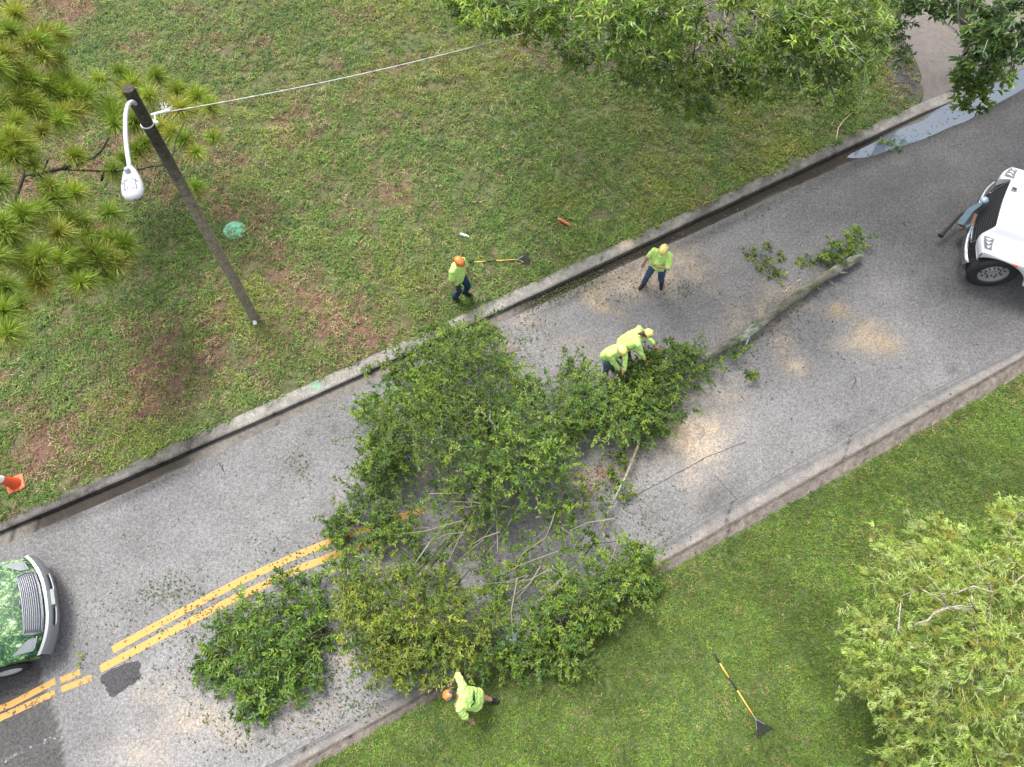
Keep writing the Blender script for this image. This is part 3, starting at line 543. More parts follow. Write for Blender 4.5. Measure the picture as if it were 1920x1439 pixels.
for q in range(46):
    x, y, z, r = FT[random.randrange(len(FT))]; b0 = P(x, y, z*.8); j = int(np.argmin(np.linalg.norm(trunk-b0, axis=1))); dv = b0-trunk[j]; dv = nz(dv)*min(np.linalg.norm(dv), 1.1)+rng.normal(size=3)*np.array([.22, .22, .05]); e0 = b0-dv*random.uniform(.2, .7); e0[2] = max(e0[2], z*.9); m0 = (e0+b0)/2+rng.normal(size=3)*.06; b1 = b0+rng.normal(size=3)*.05+[0, 0, z*.35]
    tube(wood, [e0, m0, b1], [.013, .010, .005], 5, np.array([.30, .27, .20])*random.uniform(.7, 1.2)); tube(wood, [m0, m0+nz(rng.normal(size=3)*np.array([1, 1, .25])+nz(dv))*.35], [.008, .003], 4, np.array([.30, .27, .20])*random.uniform(.7, 1.2))
for x, y in [(1575, 512), (1530, 540), (1480, 575), (1440, 610), (1555, 528), (1405, 632)]:
    b0 = P(x, y, .24); tube(wood, [b0, b0+[rng.normal()*.1, rng.normal()*.1-.12, .06]], [.03, .018], 7, (.10, .09, .07))
# lichen patches and loose bark along the trunk: tint by place
o = wood.build("trunk", M_BARK, ft, smooth=True, world=True); me = o.data; co = np.zeros(len(me.vertices)*3, np.float32); me.vertices.foreach_get("co", co); co = co.reshape(-1, 3)+np.array(ft.location)
ca = me.color_attributes["Col"]; cc = np.zeros(len(ca.data)*4, np.float32); ca.data.foreach_get("color", cc); cc = cc.reshape(-1, 4)
lich = sst(.5, .64, fbm(co[:, 0]+co[:, 2], co[:, 1]-co[:, 2], .42, 3)); cc[:, :3] = cc[:, :3]*(1-lich[:, None])+lich[:, None]*np.array([.27, .30, .235]); moss = sst(.52, .64, fbm(co[:, 0], co[:, 1]+co[:, 2]*2, .2, 6)); cc[:, :3] = cc[:, :3]*(1-.8*moss[:, None])+.8*moss[:, None]*np.array([.05, .07, .03]); ca.data.foreach_set("color", cc.ravel())
cut = Acc(); d0 = nz(trunk[0]-trunk[1]); tube(cut, [trunk[0]-d0*.004, trunk[0]+d0*.012], [.115, .108], 18, (.30, .24, .16)); cut.build("cut_end", M_BARK, ft, world=True)
lv = Acc(); tw = Acc()
SPARSE = {(x, y) for x, y, z, r in FT if (880 < y < 1100 and 760 < x < 1130)} | {(1330, 690), (1390, 668), (1192, 1022)}
for x, y, z, r in FT:
    rm = r*scale_at(x, y, z)*1.0; sp = .33 if (x, y) in SPARSE else 1.0
    if (x, y) in ((1240, 690), (1270, 668), (1285, 702), (1250, 735), (1075, 700)): sp = .75
    n_t = int(58*sp*(rm/.5)**1.6)+6; clump(lv, lv, P(x, y, z), rm, int(n_t*1.25), 17, .080, .026, FALL*random.uniform(.72, 1.18)*(np.array([1.22, 1.1, 1]) if x < 900 and y > 1080 else np.array([.92, 1, 1])), .65, .25)
for q in range(90):      # looser sprays bridging the gaps
    i = random.randrange(len(FT)); x, y, z, r = FT[i]; nb = sorted(FT, key=lambda f: (f[0]-x)**2+(f[1]-y)**2)[random.randrange(1, 4)]; mx_, my_, mz_ = (x+nb[0])/2+random.gauss(0, 14), (y+nb[1])/2+random.gauss(0, 14), (z+nb[2])*.42
    rm = random.uniform(14, 30)*scale_at(mx_, my_, mz_); clump(lv, lv, P(mx_, my_, mz_), rm, random.randrange(6, 16), 14, .08, .026, FALL*random.uniform(.7, 1.3), .7, .1)
for q in range(24):
    x, y = random.choice([(880, 950), (925, 960), (850, 1010), (1010, 1000), (1080, 1010), (985, 1080), (1060, 1060), (905, 1045), (1130, 1000), (960, 900), (905, 790)]); x += random.gauss(0, 26); y += random.gauss(0, 22); ang = R(random.gauss(215, 38)); Ln = random.uniform(.6, 1.5); b0 = P(x, y, random.uniform(.7, 1.1)); dv = np.array([math.cos(ang), math.sin(ang), random.uniform(-.25, .05)])*Ln
    c_ = np.array([.33, .30, .23])*random.uniform(.65, 1.2); tube(tw, [b0, b0+dv*.5+rng.normal(size=3)*.05, b0+dv+rng.normal(size=3)*.05], [.013, .009, .004], 5, c_); tube(tw, [b0+dv*.5, b0+dv*.5+(nz(dv)+rng.normal(size=3)*.5)*.35], [.008, .003], 4, c_)
for x, y, r in [(1160, 850, 16), (1195, 842, 18), (1168, 868, 12), (1160, 905, 18), (1172, 930, 14), (1205, 832, 12), (1150, 890, 10), (1225, 800, 16), (1410, 705, 8), (1145, 815, 14)]:
    rm = r*scale_at(x, y, .2); clump(lv, lv, P(x, y, .2), rm, 9, 9, .085, .034, FALL, .7)
tube(tw, [P(1090, 895, .05), P(1110, 930, .2)], [.01, .006], 4, (.25, .2, .13))
for q in range(40):      # dead brown sprays
    x, y = random.choice([(1125, 885), (1095, 888), (1110, 905), (1100, 1200), (1010, 1195), (848, 1015), (885, 1010), (960, 930)]); c = P(x+random.gauss(0, 8), y+random.gauss(0, 8), .35); leaves(lv, np.repeat(c[None], 5, 0)+rng.normal(size=(5, 3))*.05, rdir(5), rdir(5, .8), .09, .03, np.array([[.30, .14, .06]])*(.6+.6*rng.random((5, 1))))
lv.add(np.concatenate(tw.v), np.concatenate(tw.q) if tw.q else None, np.concatenate(tw.t) if tw.t else None, np.concatenate(tw.c)); lv.build("crown", M_LEAF, ft, world=True)

# ---- loose sprays and cut branches on the road
def branch_pile(name, label, cat, blobs, stems, L, Wd, pal, nl=14, den=1., group=None, hgt=1.):
    c0 = np.mean([P(x, y, 0) for x, y, z, r in blobs], 0); t = thing(name, label, cat, c0, 0, group); lv = Acc(); tw = Acc()
    for x, y, z, r in blobs:
        rm = r*scale_at(x, y, z); clump(lv, lv, P(x, y, z), rm, max(5, int(46*den*(rm/.5)**1.7)), nl, L, Wd, pal, .6, .15, .02)
    for pts, r0 in stems: tw = Acc(); tube(tw, [P(*q) for q in pts], np.linspace(r0, r0*.35, len(pts)), 6, (.24, .20, .13)); tw.build("stem", M_BARK, t, world=True)
    lv.build("leaves", M_LEAF, t, world=True); return t
branch_pile("cut_branch", "big cut bough with long glossy leaves lying below the yellow lines", "branch",
    [(430, 1190, .35, 44), (480, 1160, .45, 44), (530, 1130, .4, 38), (575, 1105, .3, 30), (560, 1160, .5, 40), (500, 1210, .55, 46), (440, 1240, .4, 44), (400, 1250, .25, 28), (420, 1280, .25, 24), (480, 1270, .45, 44), (540, 1230, .5, 44), (590, 1200, .3, 30), (470, 1310, .3, 34), (500, 1325, .25, 26), (530, 1290, .35, 34), (570, 1260, .3, 32), (460, 1335, .18, 18), (395, 1215, .2, 20), (600, 1160, .25, 22), (370, 1255, .12, 12), (615, 1205, .12, 14), (540, 1095, .2, 16)],
    [([(612, 1172, .35), (560, 1205, .5), (500, 1245, .5)], .018), ([(608, 1190, .2), (550, 1200, .45), (470, 1215, .5)], .022), ([(606, 1196, .18), (540, 1225, .4), (470, 1270, .4)], .02), ([(604, 1185, .25), (545, 1160, .4)], .016)], .115, .034, OAK*np.array([.85, .95, .9]), 15, 1.0)
branch_pile("leafy_spray", "sparse leafy spray spread on the asphalt beside the bare trunk", "branch", [(1420, 485, .1, 22), (1440, 500, .1, 22), (1465, 505, .12, 18), (1405, 480, .06, 14), (1455, 520, .06, 14), (1470, 480, .06, 10), (1436, 460, .05, 8)], [([(1400, 470, .05), (1440, 500, .1), (1470, 515, .05)], .01)], .085, .034, FALL, 9, .55)
branch_pile("leafy_spray", "leafy spray heaped against the cut end of the trunk", "branch", [(1600, 452, .3, 22), (1580, 465, .3, 22), (1560, 480, .25, 18), (1545, 485, .15, 14), (1610, 445, .2, 14)], [([(1560, 490, .1), (1590, 465, .25), (1612, 445, .2)], .012)], .085, .036, FALL*1.1, 12, 1.3)
branch_pile("leafy_spray", "small thin spray between the two larger sprays above the trunk", "branch", [(1505, 487, .08, 13), (1525, 488, .08, 11)], [([(1498, 492, .03), (1530, 486, .06)], .006)], .08, .032, FALL*.9, 8, .8)
branch_pile("leafy_spray", "small spray floating at the edge of the puddle", "branch", [(1668, 270, .06, 12), (1690, 272, .06, 12), (1655, 264, .05, 7)], [([(1650, 262, .03), (1695, 276, .05)], .006)], .085, .032, OAKD*1.3, 7, .9)
branch_pile("leafy_spray", "small leaf tuft lying on the grass edge of the kerb by the fallen crown", "branch", [(683, 697, .12, 13), (692, 700, .1, 9)], [([(676, 703, .05), (695, 696, .1)], .006)], .08, .034, FALL*1.4, 8, 1.0)
branch_pile("weed_tuft", "small green weed sprouting from the asphalt beside the van wheel", "weed", [(149, 1237, .06, 9)], [([(148, 1242, .0), (150, 1234, .08)], .005)], .05, .014, FALL*1.2, 10, 1.4)
branch_pile("leafy_spray", "dark little sprig lying below the bare trunk near the sawdust", "branch", [(1410, 706, .05, 8), (1402, 702, .04, 5)], [([(1404, 700, .02), (1414, 710, .04)], .005)], .08, .032, OAKD, 6, 1.)
# dry twig with pale fork on the lawn
t = thing("fallen_twig", "pale dry forked twig lying on the lawn under the big tree", "twig", P(1572, 245, KZ)); tw = Acc(); lv = Acc()
tube(tw, [P(1568, 262, KZ+.05), P(1572, 240, KZ+.07), P(1582, 226, KZ+.1), P(1600, 210, KZ+.12)], [.016, .014, .011, .006], 6, (.45, .36, .22)); tube(tw, [P(1572, 240, KZ+.07), P(1555, 232, KZ+.06)], [.009, .005], 5, (.4, .32, .2))
clump(lv, lv, P(1598, 200, KZ+.1), .25, 12, 8, .11, .036, OAK, .5); tw.build("stem", M_BARK, t, world=True); lv.build("leaves", M_LEAF, t, world=True)

# leaf litter, sawdust grains: nobody could count them
def litter():
    a = Acc(); L = []
    def put(n, x, y, sx, sy, rot=0.):
        g = rng.normal(size=(n, 2))*np.array([sx, sy]); c, s_ = math.cos(rot), math.sin(rot); L.append(np.c_[x+g[:, 0]*c-g[:, 1]*s_, y+g[:, 0]*s_+g[:, 1]*c])
    for q in [(260, 1060, 545, 28, 9, -.45), (170, 1015, 560, 22, 8, -.4), (120, 1110, 525, 30, 10, -.4), (150, 1200, 540, 60, 20, 0), (60, 1290, 545, 20, 12, 0), (160, 640, 1290, 40, 40, 0), (120, 560, 1350, 60, 20, -.4), (90, 680, 1320, 30, 12, 0), (140, 330, 1110, 40, 20, 0), (60, 210, 1170, 50, 40, 0), (260, 380, 1190, 40, 50, -.4), (160, 440, 1140, 60, 14, -.5), (120, 430, 1370, 40, 30, 0), (200, 620, 1240, 26, 50, 0), (80, 560, 870, 14, 16, 0), (60, 1480, 600, 40, 24, -.6), (120, 1420, 640, 40, 20, -.5), (80, 1350, 700, 50, 20, 0), (90, 1100, 900, 40, 20, 0), (70, 1300, 360, 60, 16, -.45), (90, 1430, 390, 60, 10, -.45), (60, 1550, 380, 80, 40, 0), (80, 300, 1110, 30, 14, 0), (40, 1690, 440, 30, 30, 0), (120, 1180, 960, 40, 40, 0), (60, 1700, 262, 70, 8, -.42), (70, 1780, 225, 50, 22, -.42), (200, 980, 640, 30, 40, 0), (90, 560, 1040, 60, 14, -.45), (150, 900, 1010, 90, 60, 0), (200, 1150, 860, 60, 60, 0), (70, 850, 1300, 40, 10, -.5), (100, 1240, 1010, 30, 30, -.5), (60, 520, 1030, 40, 30, 0), (160, 330, 1240, 60, 50, 0), (220, 500, 1000, 260, 120, 0), (200, 1500, 600, 200, 120, 0)]: put(*q)
    p = np.concatenate(L); w = np.array([P(x, y, .012) for x, y in p]); ok = (w[:, 1] > ySB(w[:, 0])+.05) & (w[:, 1] < yNB(w[:, 0])-.04); w = w[ok]; n = len(w); w[:, 2] += .01*rng.random(n)
    pal = np.array([[.06, .11, .025], [.09, .15, .03], [.045, .08, .025], [.20, .12, .05], [.14, .16, .04]])[rng.integers(0, 5, n)]*(.7+.5*rng.random((n, 1)))
    d = rng.normal(size=(n, 3))*np.array([1, 1, .15]); leaves(a, w, d, rdir(n, 2.), .03+.045*rng.random(n), .012+.016*rng.random(n), pal, .2, .1); return a
tag(litter().build("leaf_litter", M_LEAF), "torn green and brown leaves scattered on the asphalt and gutter", "leaf litter", kind="stuff")
def chips():
    a = Acc(); L = []
    for (x, y, rx, ry, w, rot) in [(1180, 520, 90, 32, .9, -.35), (1250, 505, 60, 30, .8, -.3), (1130, 572, 32, 10, 1, .5), (1570, 583, 14, 13, 1.1, 0), (1640, 628, 34, 20, 1.5, .5), (1662, 650, 20, 14, 1, 0), (1470, 650, 20, 40, .6, -.4), (1310, 800, 60, 30, 1.2, -.2), (1280, 830, 60, 40, .6, 0), (1110, 900, 50, 24, .6, 0), (945, 650, 14, 12, .4, 0), (370, 1345, 60, 26, .6, 0), (790, 875, 16, 18, .5, 0), (1490, 545, 30, 6, .5, -.5), (1420, 600, 60, 30, .5, -.4)]:
        n = int(900*w); g = rng.normal(size=(n, 2))*np.array([rx, ry])*.8; c, s_ = math.cos(rot), math.sin(rot); L.append(np.c_[x+g[:, 0]*c-g[:, 1]*s_, y+g[:, 0]*s_+g[:, 1]*c])
    p = np.concatenate(L); w = np.array([P(x, y, .006) for x, y in p]); n = len(w); col = np.array([[.38, .30, .20], [.45, .37, .26], [.30, .23, .15]])[rng.integers(0, 3, n)]
    d = rng.normal(size=(n, 3))*np.array([1, 1, .2]); leaves(a, w, d, rdir(n, 2.), .008+.02*rng.random(n), .006+.008*rng.random(n), col, .1, .05); return a
tag(chips().build("sawdust", M_CLOTH), "pale sawdust and wood chips spilled on the road", "sawdust", kind="stuff")
t = Acc()
for x, y in [(1475, 545), (1478, 541), (1495, 528), (1499, 526), (1512, 550), (1510, 553), (1482, 538), (1470, 548), (1497, 510)]: 
    c = P(x, y, .02); box(t, c, (.03+.03*rng.random(), .025, .03), (.62, .52, .36), .004, np.array([[math.cos(x), -math.sin(x), 0], [math.sin(x), math.cos(x), 0], [0, 0, 1]]))
tag(t.build("wood_chips", M_BARK), "few pale fresh wood chips beside the trunk", "wood chips", kind="stuff")

# ------------------------------------------------------------------ standing trees
def tree(name, label, cat, base, trunk, rt, blobs, bark, leaf_fn, rmin=.008, wig=.1, limbs=(), extra=None, tgt=None):
    t = thing(name, label, cat, base); wood = Acc(); lv = Acc(); tw = Acc()
    grow(wood, trunk, rt, tgt if tgt is not None else [b for b in blobs], np.array(bark), rmin, wig)
    for pts, r0, r1, c in limbs: tube(wood, pts, np.linspace(r0, r1, len(pts)), 7, c)
    leaf_fn(lv, tw)
    if tw.n: lv.add(np.concatenate(tw.v), np.concatenate(tw.q), np.concatenate(tw.t) if tw.t else None, np.concatenate(tw.c))
    wood.build("trunk", M_BARK, t, smooth=True, world=True); lv.build("crown", M_LEAF if name != "pine_tree" else M_NEEDLE, t, world=True)
    return t
# big oak hanging in from the top edge
OB = [(868, 2, 6.0, 36), (905, 8, 6.2, 40), (935, 12, 6.3, 42), (985, 28, 6.0, 42), (1045, 22, 6.4, 46), (1035, 62, 5.4, 30), (1080, 95, 5.2, 34), (1095, 30, 6.6, 44), (1010, 10, 6.6, 40), (925, 45, 5.2, 22), (870, 45, 5.2, 14), (960, 55, 5.0, 18), (1150, 45, 6.8, 50), (1160, 95, 5.6, 40), (1185, 140, 5.0, 32), (1215, 40, 6.9, 54), (1228, 108, 5.8, 46), (1268, 60, 6.4, 40), (1215, 135, 4.8, 28), (1300, 115, 5.4, 44), (1290, 30, 6.6, 34), (1268, 178, 4.6, 34), (1332, 150, 5.0, 40), (1305, 205, 4.3, 24), (1380, 140, 5.0, 34), (1430, 42, 7.0, 54), (1482, 85, 6.6, 54), (1540, 50, 7.0, 58), (1455, 140, 5.6, 42), (1540, 122, 6.0, 52), (1602, 80, 6.6, 52), (1590, 20, 7.2, 54), (1490, 20, 7.2, 52), (1625, 40, 6.6, 32), (1618, 118, 5.4, 26), (1548, 155, 4.8, 34), (1580, 180, 4.2, 22), (1420, 100, 5.6, 40), (1692, 60, 4.6, 24), (1688, 110, 4.2, 22), (1680, 20, 4.8, 28), (1080, 118, 4.8, 18), (1360, 110, 5.2, 24), (1430, 165, 4.6, 28), (1390, 175, 4.2, 20), (1180, 5, 7.2, 44), (1250, 5, 7.2, 40), (1380, 0, 7., 30), (1335, 60, 5.2, 18)]
OC = [(P(x, y, z), r*scale_at(x, y, z)) for x, y, z, r in OB]
OFF = [(np.array([rng.uniform(-1.5, 9), rng.uniform(13.6, 19.5), rng.uniform(5.5, 9.5)]), .62) for _ in range(70)]
OFF = [(c, r) for c, r in OFF if to_px(*c)[1] < -40]
ob = np.array([3.6, 18.2, KZ]); otr = [ob, ob+[.1, 0, 1.2], ob+[.15, -.1, 2.6], ob+[.3, -.3, 4.2], ob+[.35, -.6, 5.8]]
def oak_leaves(lv, tw):
    for (c, r), (x, y, z, _) in zip(OC, OB):
        pal = OAKD if x > 1660 else OAK*(1.15 if z > 6 else .85)
        dens = .35 if x > 1660 else 1.
        clump(lv, lv, c, r*.95, int(52*dens*(r/.4)**1.5)+4, 8, .140, .034, pal*(.75+.5*random.random()), .55, .15, 1., .006, (.26, .25, .2), .25)
    for c, r in OFF: clump(lv, lv, c, r, 26, 12, .15, .05, OAK, .6, .2, 1., 0)
    clump(lv, lv, P(978, 72, 4.8), .13, 11, 6, .10, .034, np.array([[.42, .33, .03], [.36, .32, .04]]), .7, 0, 1., .005, (.3, .25, .2))
    clump(lv, lv, P(973, 108, 4.7), .06, 4, 4, .10, .034, np.array([[.32, .33, .05]]), .7, 0, 1., .005)
    tube(tw, [P(985, 55, 5.0), P(982, 85, 4.8), P(972, 112, 4.7), P(960, 134, 4.6)], [.012, .01, .008, .004], 5, (.33, .3, .26)); tube(tw, [P(985, 55, 5.0), P(992, 40, 5.2), P(1000, 20, 5.5)], [.012, .014, .016], 5, (.33, .3, .26))
lim = [([P(1350, -20, 5.6), P(1356, 10, 5.4), P(1352, 30, 5.2), P(1346, 48, 5.1)], .03, .012, (.34, .30, .26)), ([P(1356, 10, 5.4), P(1360, 45, 5.1), P(1358, 62, 5.)], .016, .007, (.34, .30, .26)), ([P(1352, 20, 5.3), P(1366, 42, 5.1), P(1373, 62, 5.)], .016, .006, (.34, .30, .26)), ([P(1350, 15, 5.4), P(1332, 26, 5.2), P(1325, 32, 5.2)], .012, .006, (.34, .30, .26)), ([P(1366, -10, 5.5), P(1360, 14, 5.3)], .018, .012, (.34, .30, .26)), ([P(1055, 55, 5.3), P(1062, 80, 5.2), P(1068, 98, 5.1)], .009, .005, (.36, .33, .28)), ([P(1212, 10, 6.4), P(1220, 40, 6.4)], .012, .007, (.36, .33, .28)), ([P(1320, 0, 5.6), P(1310, 18, 5.5)], .01, .006, (.36, .33, .28))]
tree("oak_tree", "large green oak reaching in over the lawn from behind, with one yellow sprig", "tree", ob, otr, [.34, .3, .26, .22, .17], [c for c, r in OC+OFF], (.17, .15, .125), oak_leaves, .0075, .09, lim)
# darker tree over the driveway
DB = [(1700, 8, 5.2, 16), (1722, 12, 5.2, 16), (1742, 16, 5.0, 16), (1770, 6, 5.4, 24), (1782, 22, 5.2, 16), (1815, 5, 5.6, 16), (1902, 20, 6.4, 40), (1880, 55, 6.0, 36), (1862, 92, 5.6, 34), (1900, 95, 5.8, 34), (1826, 55, 5.6, 14), (1832, 72, 5.4, 20), (1845, 120, 5.2, 28), (1815, 118, 5.0, 14), (1818, 150, 4.6, 26), (1808, 172, 4.4, 22), (1822, 195, 4.2, 18), (1845, 165, 4.5, 22), (1870, 130, 5., 22), (1800, 140, 4.6, 12), (1925, 60, 6.2, 36), (1918, 100, 5.6, 16), (1945, 20, 6.4, 44), (1960, 80, 6., 40), (1855, 30, 6., 14), (1893, 145, 4.4, 10)]
DC = [(P(x, y, z), r*scale_at(x, y, z)) for x, y, z, r in DB]
DOFF = [(np.array([rng.uniform(9.5, 15), rng.uniform(14.5, 19.5), rng.uniform(5, 9)]), .6) for _ in range(46)]
DOFF = [(c, r) for c, r in DOFF if to_px(*c)[1] < -40 or to_px(*c)[0] > 1990]
db = np.array([13.2, 18.6, .03]); dtr = [db, db+[0, 0, 1.4], db+[-.1, -.2, 3.0], db+[-.3, -.6, 4.8], db+[-.5, -1.0, 6.4]]
def dark_leaves(lv, tw):
    for (c, r), b in zip(DC, DB): clump(lv, lv, c, r, int(30*(r/.4)**1.5)+4, 9, .15, .055, (OAK*.85 if b[1] > 145 else OAKD), .6, .1, 1., .006, (.34, .31, .26), .3)
    for c, r in DOFF: clump(lv, lv, c, r, 24, 10, .15, .055, OAKD, .6, .2, 1., 0)
pale = (.40, .37, .32)
lim = [([P(1930, -30, 6.6), P(1862, 8, 6.2), P(1852, 30, 6.0), P(1846, 55, 5.8), P(1822, 78, 5.4), P(1808, 98, 5.2), P(1792, 122, 4.9)], .045, .012, pale), ([P(1797, -10, 5.8), P(1796, 20, 5.5), P(1797, 40, 5.3), P(1802, 62, 5.2), P(1812, 72, 5.2)], .018, .006, pale), ([P(1802, 60, 5.2), P(1790, 74, 5.)], .009, .004, pale), ([P(1846, 60, 5.7), P(1836, 90, 5.3)], .012, .005, pale), ([P(1868, 105, 5.2), P(1870, 112, 5.1), P(1866, 130, 4.9)], .008, .004, pale), ([P(1846, 112, 5.), P(1836, 130, 4.8)], .008, .004, pale), ([P(1884, 2, 6.4), P(1890, 14, 6.3)], .02, .014, pale)]
tree("broadleaf_tree", "dark glossy broadleaf tree with pale limbs overhanging the driveway", "tree", db, dtr, [.26, .24, .21, .17, .12], [c for c, r in DC+DOFF], (.22, .20, .17), dark_leaves, .008, .09, lim)

# willow, bottom right
WB = [(1742, 1012, 38), (1765, 1000, 24), (1792, 1022, 32), (1702, 1052, 44), (1762, 1058, 52), (1828, 1062, 40), (1662, 1092, 38), (1640, 1082, 18), (1722, 1100, 30), (1792, 1112, 50), (1860, 1110, 44), (1902, 1128, 38), (1690, 1118, 30), (1625, 1175, 30), (1600, 1182, 18), (1668, 1185, 42), (1700, 1205, 40), (1800, 1172, 36), (1850, 1180, 44), (1905, 1190, 48), (1640, 1232, 40), (1612, 1222, 26), (1692, 1242, 46), (1752, 1228, 40), (1800, 1250, 50), (1862, 1262, 50), (1912, 1270, 48), (1610, 1282, 26), (1645, 1292, 34), (1700, 1302, 44), (1755, 1312, 46), (1812, 1322, 50), (1872, 1340, 52), (1915, 1345, 44), (1680, 1355, 22), (1720, 1368, 40), (1690, 1400, 30), (1765, 1392, 50), (1832, 1402, 52), (1900, 1412, 54), (1680, 1442, 34), (1740, 1446, 46), (1820, 1460, 54), (1780, 1140, 30), (1830, 1215, 40), (1940, 1230, 50), (1950, 1330, 50), (1945, 1420, 50),
      (1902, 962, 30), (1885, 990, 24), (1908, 1020, 32), (1882, 1040, 22), (1910, 1062, 28), (1940, 980, 40), (1945, 1050, 40)]
def wz(x, y): return max(1.4, 4.6-3.0*(math.hypot(x-1840, (y-1200)*.9)/300)**1.2)
WC = [(P(x, y, wz(x, y)), r*scale_at(x, y, wz(x, y))) for x, y, r in WB]
wbm = P(1822, 1290, 0)*np.array([1, 1, 0])+[-.55, .15, SZ]; wt = [wbm, wbm+[.05, .05, 1.0], P(1842, 1200, 2.3), P(1832, 1182, 3.0), P(1826, 1165, 3.5)]
def willow_leaves(lv, tw):
    for (c, r), (x, y, _) in zip(WC, WB):
        clump(lv, lv, c, r*1.05, int(44*(r/.4)**1.5)+6, 30, .085, .0115, WIL*(.9+.25*random.random()), .8, .3, .3, .0045, (.40, .34, .16), 0, .75)
wl = (.33, .29, .23)
lim = [([P(1826, 1165, 4.25), P(1812, 1143, 4.45), P(1775, 1140, 4.55), P(1752, 1150, 4.45), P(1740, 1164, 4.35), P(1722, 1168, 4.25), P(1710, 1178, 4.15)], .03, .01, wl), ([P(1775, 1140, 4.55), P(1762, 1125, 4.65), P(1740, 1112, 4.65)], .012, .006, wl), ([P(1775, 1140, 4.55), P(1772, 1122, 4.65), P(1764, 1112, 4.75)], .011, .006, wl), ([P(1778, 1140, 4.55), P(1800, 1136, 4.65), P(1825, 1140, 4.45)], .014, .01, wl), ([P(1775, 1135, 4.55), P(1758, 1100, 4.75), P(1742, 1080, 4.75)], .01, .004, wl), ([P(1832, 1150, 4.35), P(1822, 1130, 4.55), P(1818, 1120, 4.65)], .02, .008, wl), ([P(1898, 1098, 3.75), P(1908, 1088, 3.75), P(1925, 1075, 3.75)], .012, .014, wl), ([P(1898, 1098, 3.75), P(1900, 1070, 3.85)], .01, .006, wl), ([P(1683, 1290, 3.05), P(1686, 1308, 2.95)], .008, .005, wl), ([P(1700, 1240, 3.75), P(1680, 1222, 3.75)], .008, .004, wl)]
tree("willow_tree", "yellow green curly willow growing on the mown lawn", "tree", wbm, wt, [.16, .14, .10, .085, .06], [c for c, r in WC], (.36, .33, .29), willow_leaves, .0055, .12, lim)

# pine, upper left
PT = [(20, 60), (48, 82), (85, 62), (106, 68), (8, 100), (40, 133), (108, 112), (82, 108), (22, 122), (30, 188), (64, 200), (10, 186), (84, 92), (128, 150), (187, 150), (223, 133), (160, 180), (205, 195), (293, 143), (280, 180), (333, 170), (370, 180), (153, 190), (395, 200), (300, 238), (215, 232), (255, 228), (272, 270), (322, 250), (400, 257), (345, 262), (367, 285), (57, 197), (20, 263), (77, 247), (52, 285), (5, 285), (93, 350), (140, 363), (62, 310), (142, 293), (257, 283), (213, 320), (233, 300), (157, 417), (110, 437), (76, 398), (213, 447), (20, 447), (173, 455), (73, 392), (205, 400), (33, 490), (70, 498), (70, 532), (12, 538), (147, 493), (110, 487), (193, 513), (217, 493), (150, 530), (200, 455), (178, 478), (130, 455), (105, 375), (45, 415), (5, 420), (367, 352), (0, 345), (8, 585), (-20, 60), (-30, 130), (-25, 220), (-30, 320), (-30, 430), (-25, 520), (30, 230), (110, 230), (340, 205), (250, 160), (118, 180), (95, 152), (60, 152)]
def pz(x, y): return 2.6+1.8*sst(260, -60, x)+.5*vn(x, y, 40., 3)
PT += [(x+random.gauss(0, 24), y+random.gauss(0, 22)) for x, y in PT if random.random() < .75 and not (90 < x < 260 and 250 < y < 420) and x < 260]
PTW = [P(x, y, pz(x, y)) for x, y in PT]
pb = P(-190, 470, KZ)+np.array([-.3, -.3, 0]); ptk = [pb, pb+[.05, 0, 1.2], pb+[.1, .05, 2.2], pb+[.1, .1, 3.2], pb+[.05, .1, 4.4], pb+[0, .1, 6.0]]
poff = [pb+[rng.uniform(-2.2, 1.0), rng.uniform(-2, 2), rng.uniform(4.0, 7.0)] for _ in range(30)]
poff = [q for q in poff if to_px(*q)[0] < -40]
def needles(lv, tw):
    for q in PTW+poff:
        sz = rng.uniform(.78, 1.14); d0 = nz(np.array([rng.normal()*.5+.3, rng.normal()*.5, .9])); n = int(360*sz); v = rng.normal(size=(n, 3)); v = nz(v+d0*.55); L = sz*(.33+.17*rng.random(n))*(1-.15*np.abs(v@d0)); b = q+d0*(rng.random((n, 1))-.75)*.14
        tipc = PINE[rng.integers(0, 4)]*(.85+.35*rng.random()); old = (v@d0) < -.1
        col = np.where(old[:, None] & (rng.random((n, 1)) < .45), np.array([.30, .20, .07]), tipc)*(.8+.4*rng.random((n, 1)))
        s_ = nz(np.cross(v, rdir(n))); w = .0088; m = b+v*L[:, None]*.55; e = b+v*L[:, None]-np.array([0, 0, 1.])*(L*.16)[:, None]; i = np.arange(n)*5
        lv.add(np.stack([b-s_*w*.5, b+s_*w*.5, m+s_*w*.6, m-s_*w*.6, e], 1).reshape(-1, 3), np.stack([i, i+1, i+2, i+3], -1), np.stack([i+3, i+2, i+4], -1), np.repeat(col, 5, 0))
        tube(tw, [q-d0*.16, q+d0*.04], [.012, .009], 5, (.14, .09, .06))
blk = (.045, .038, .036)
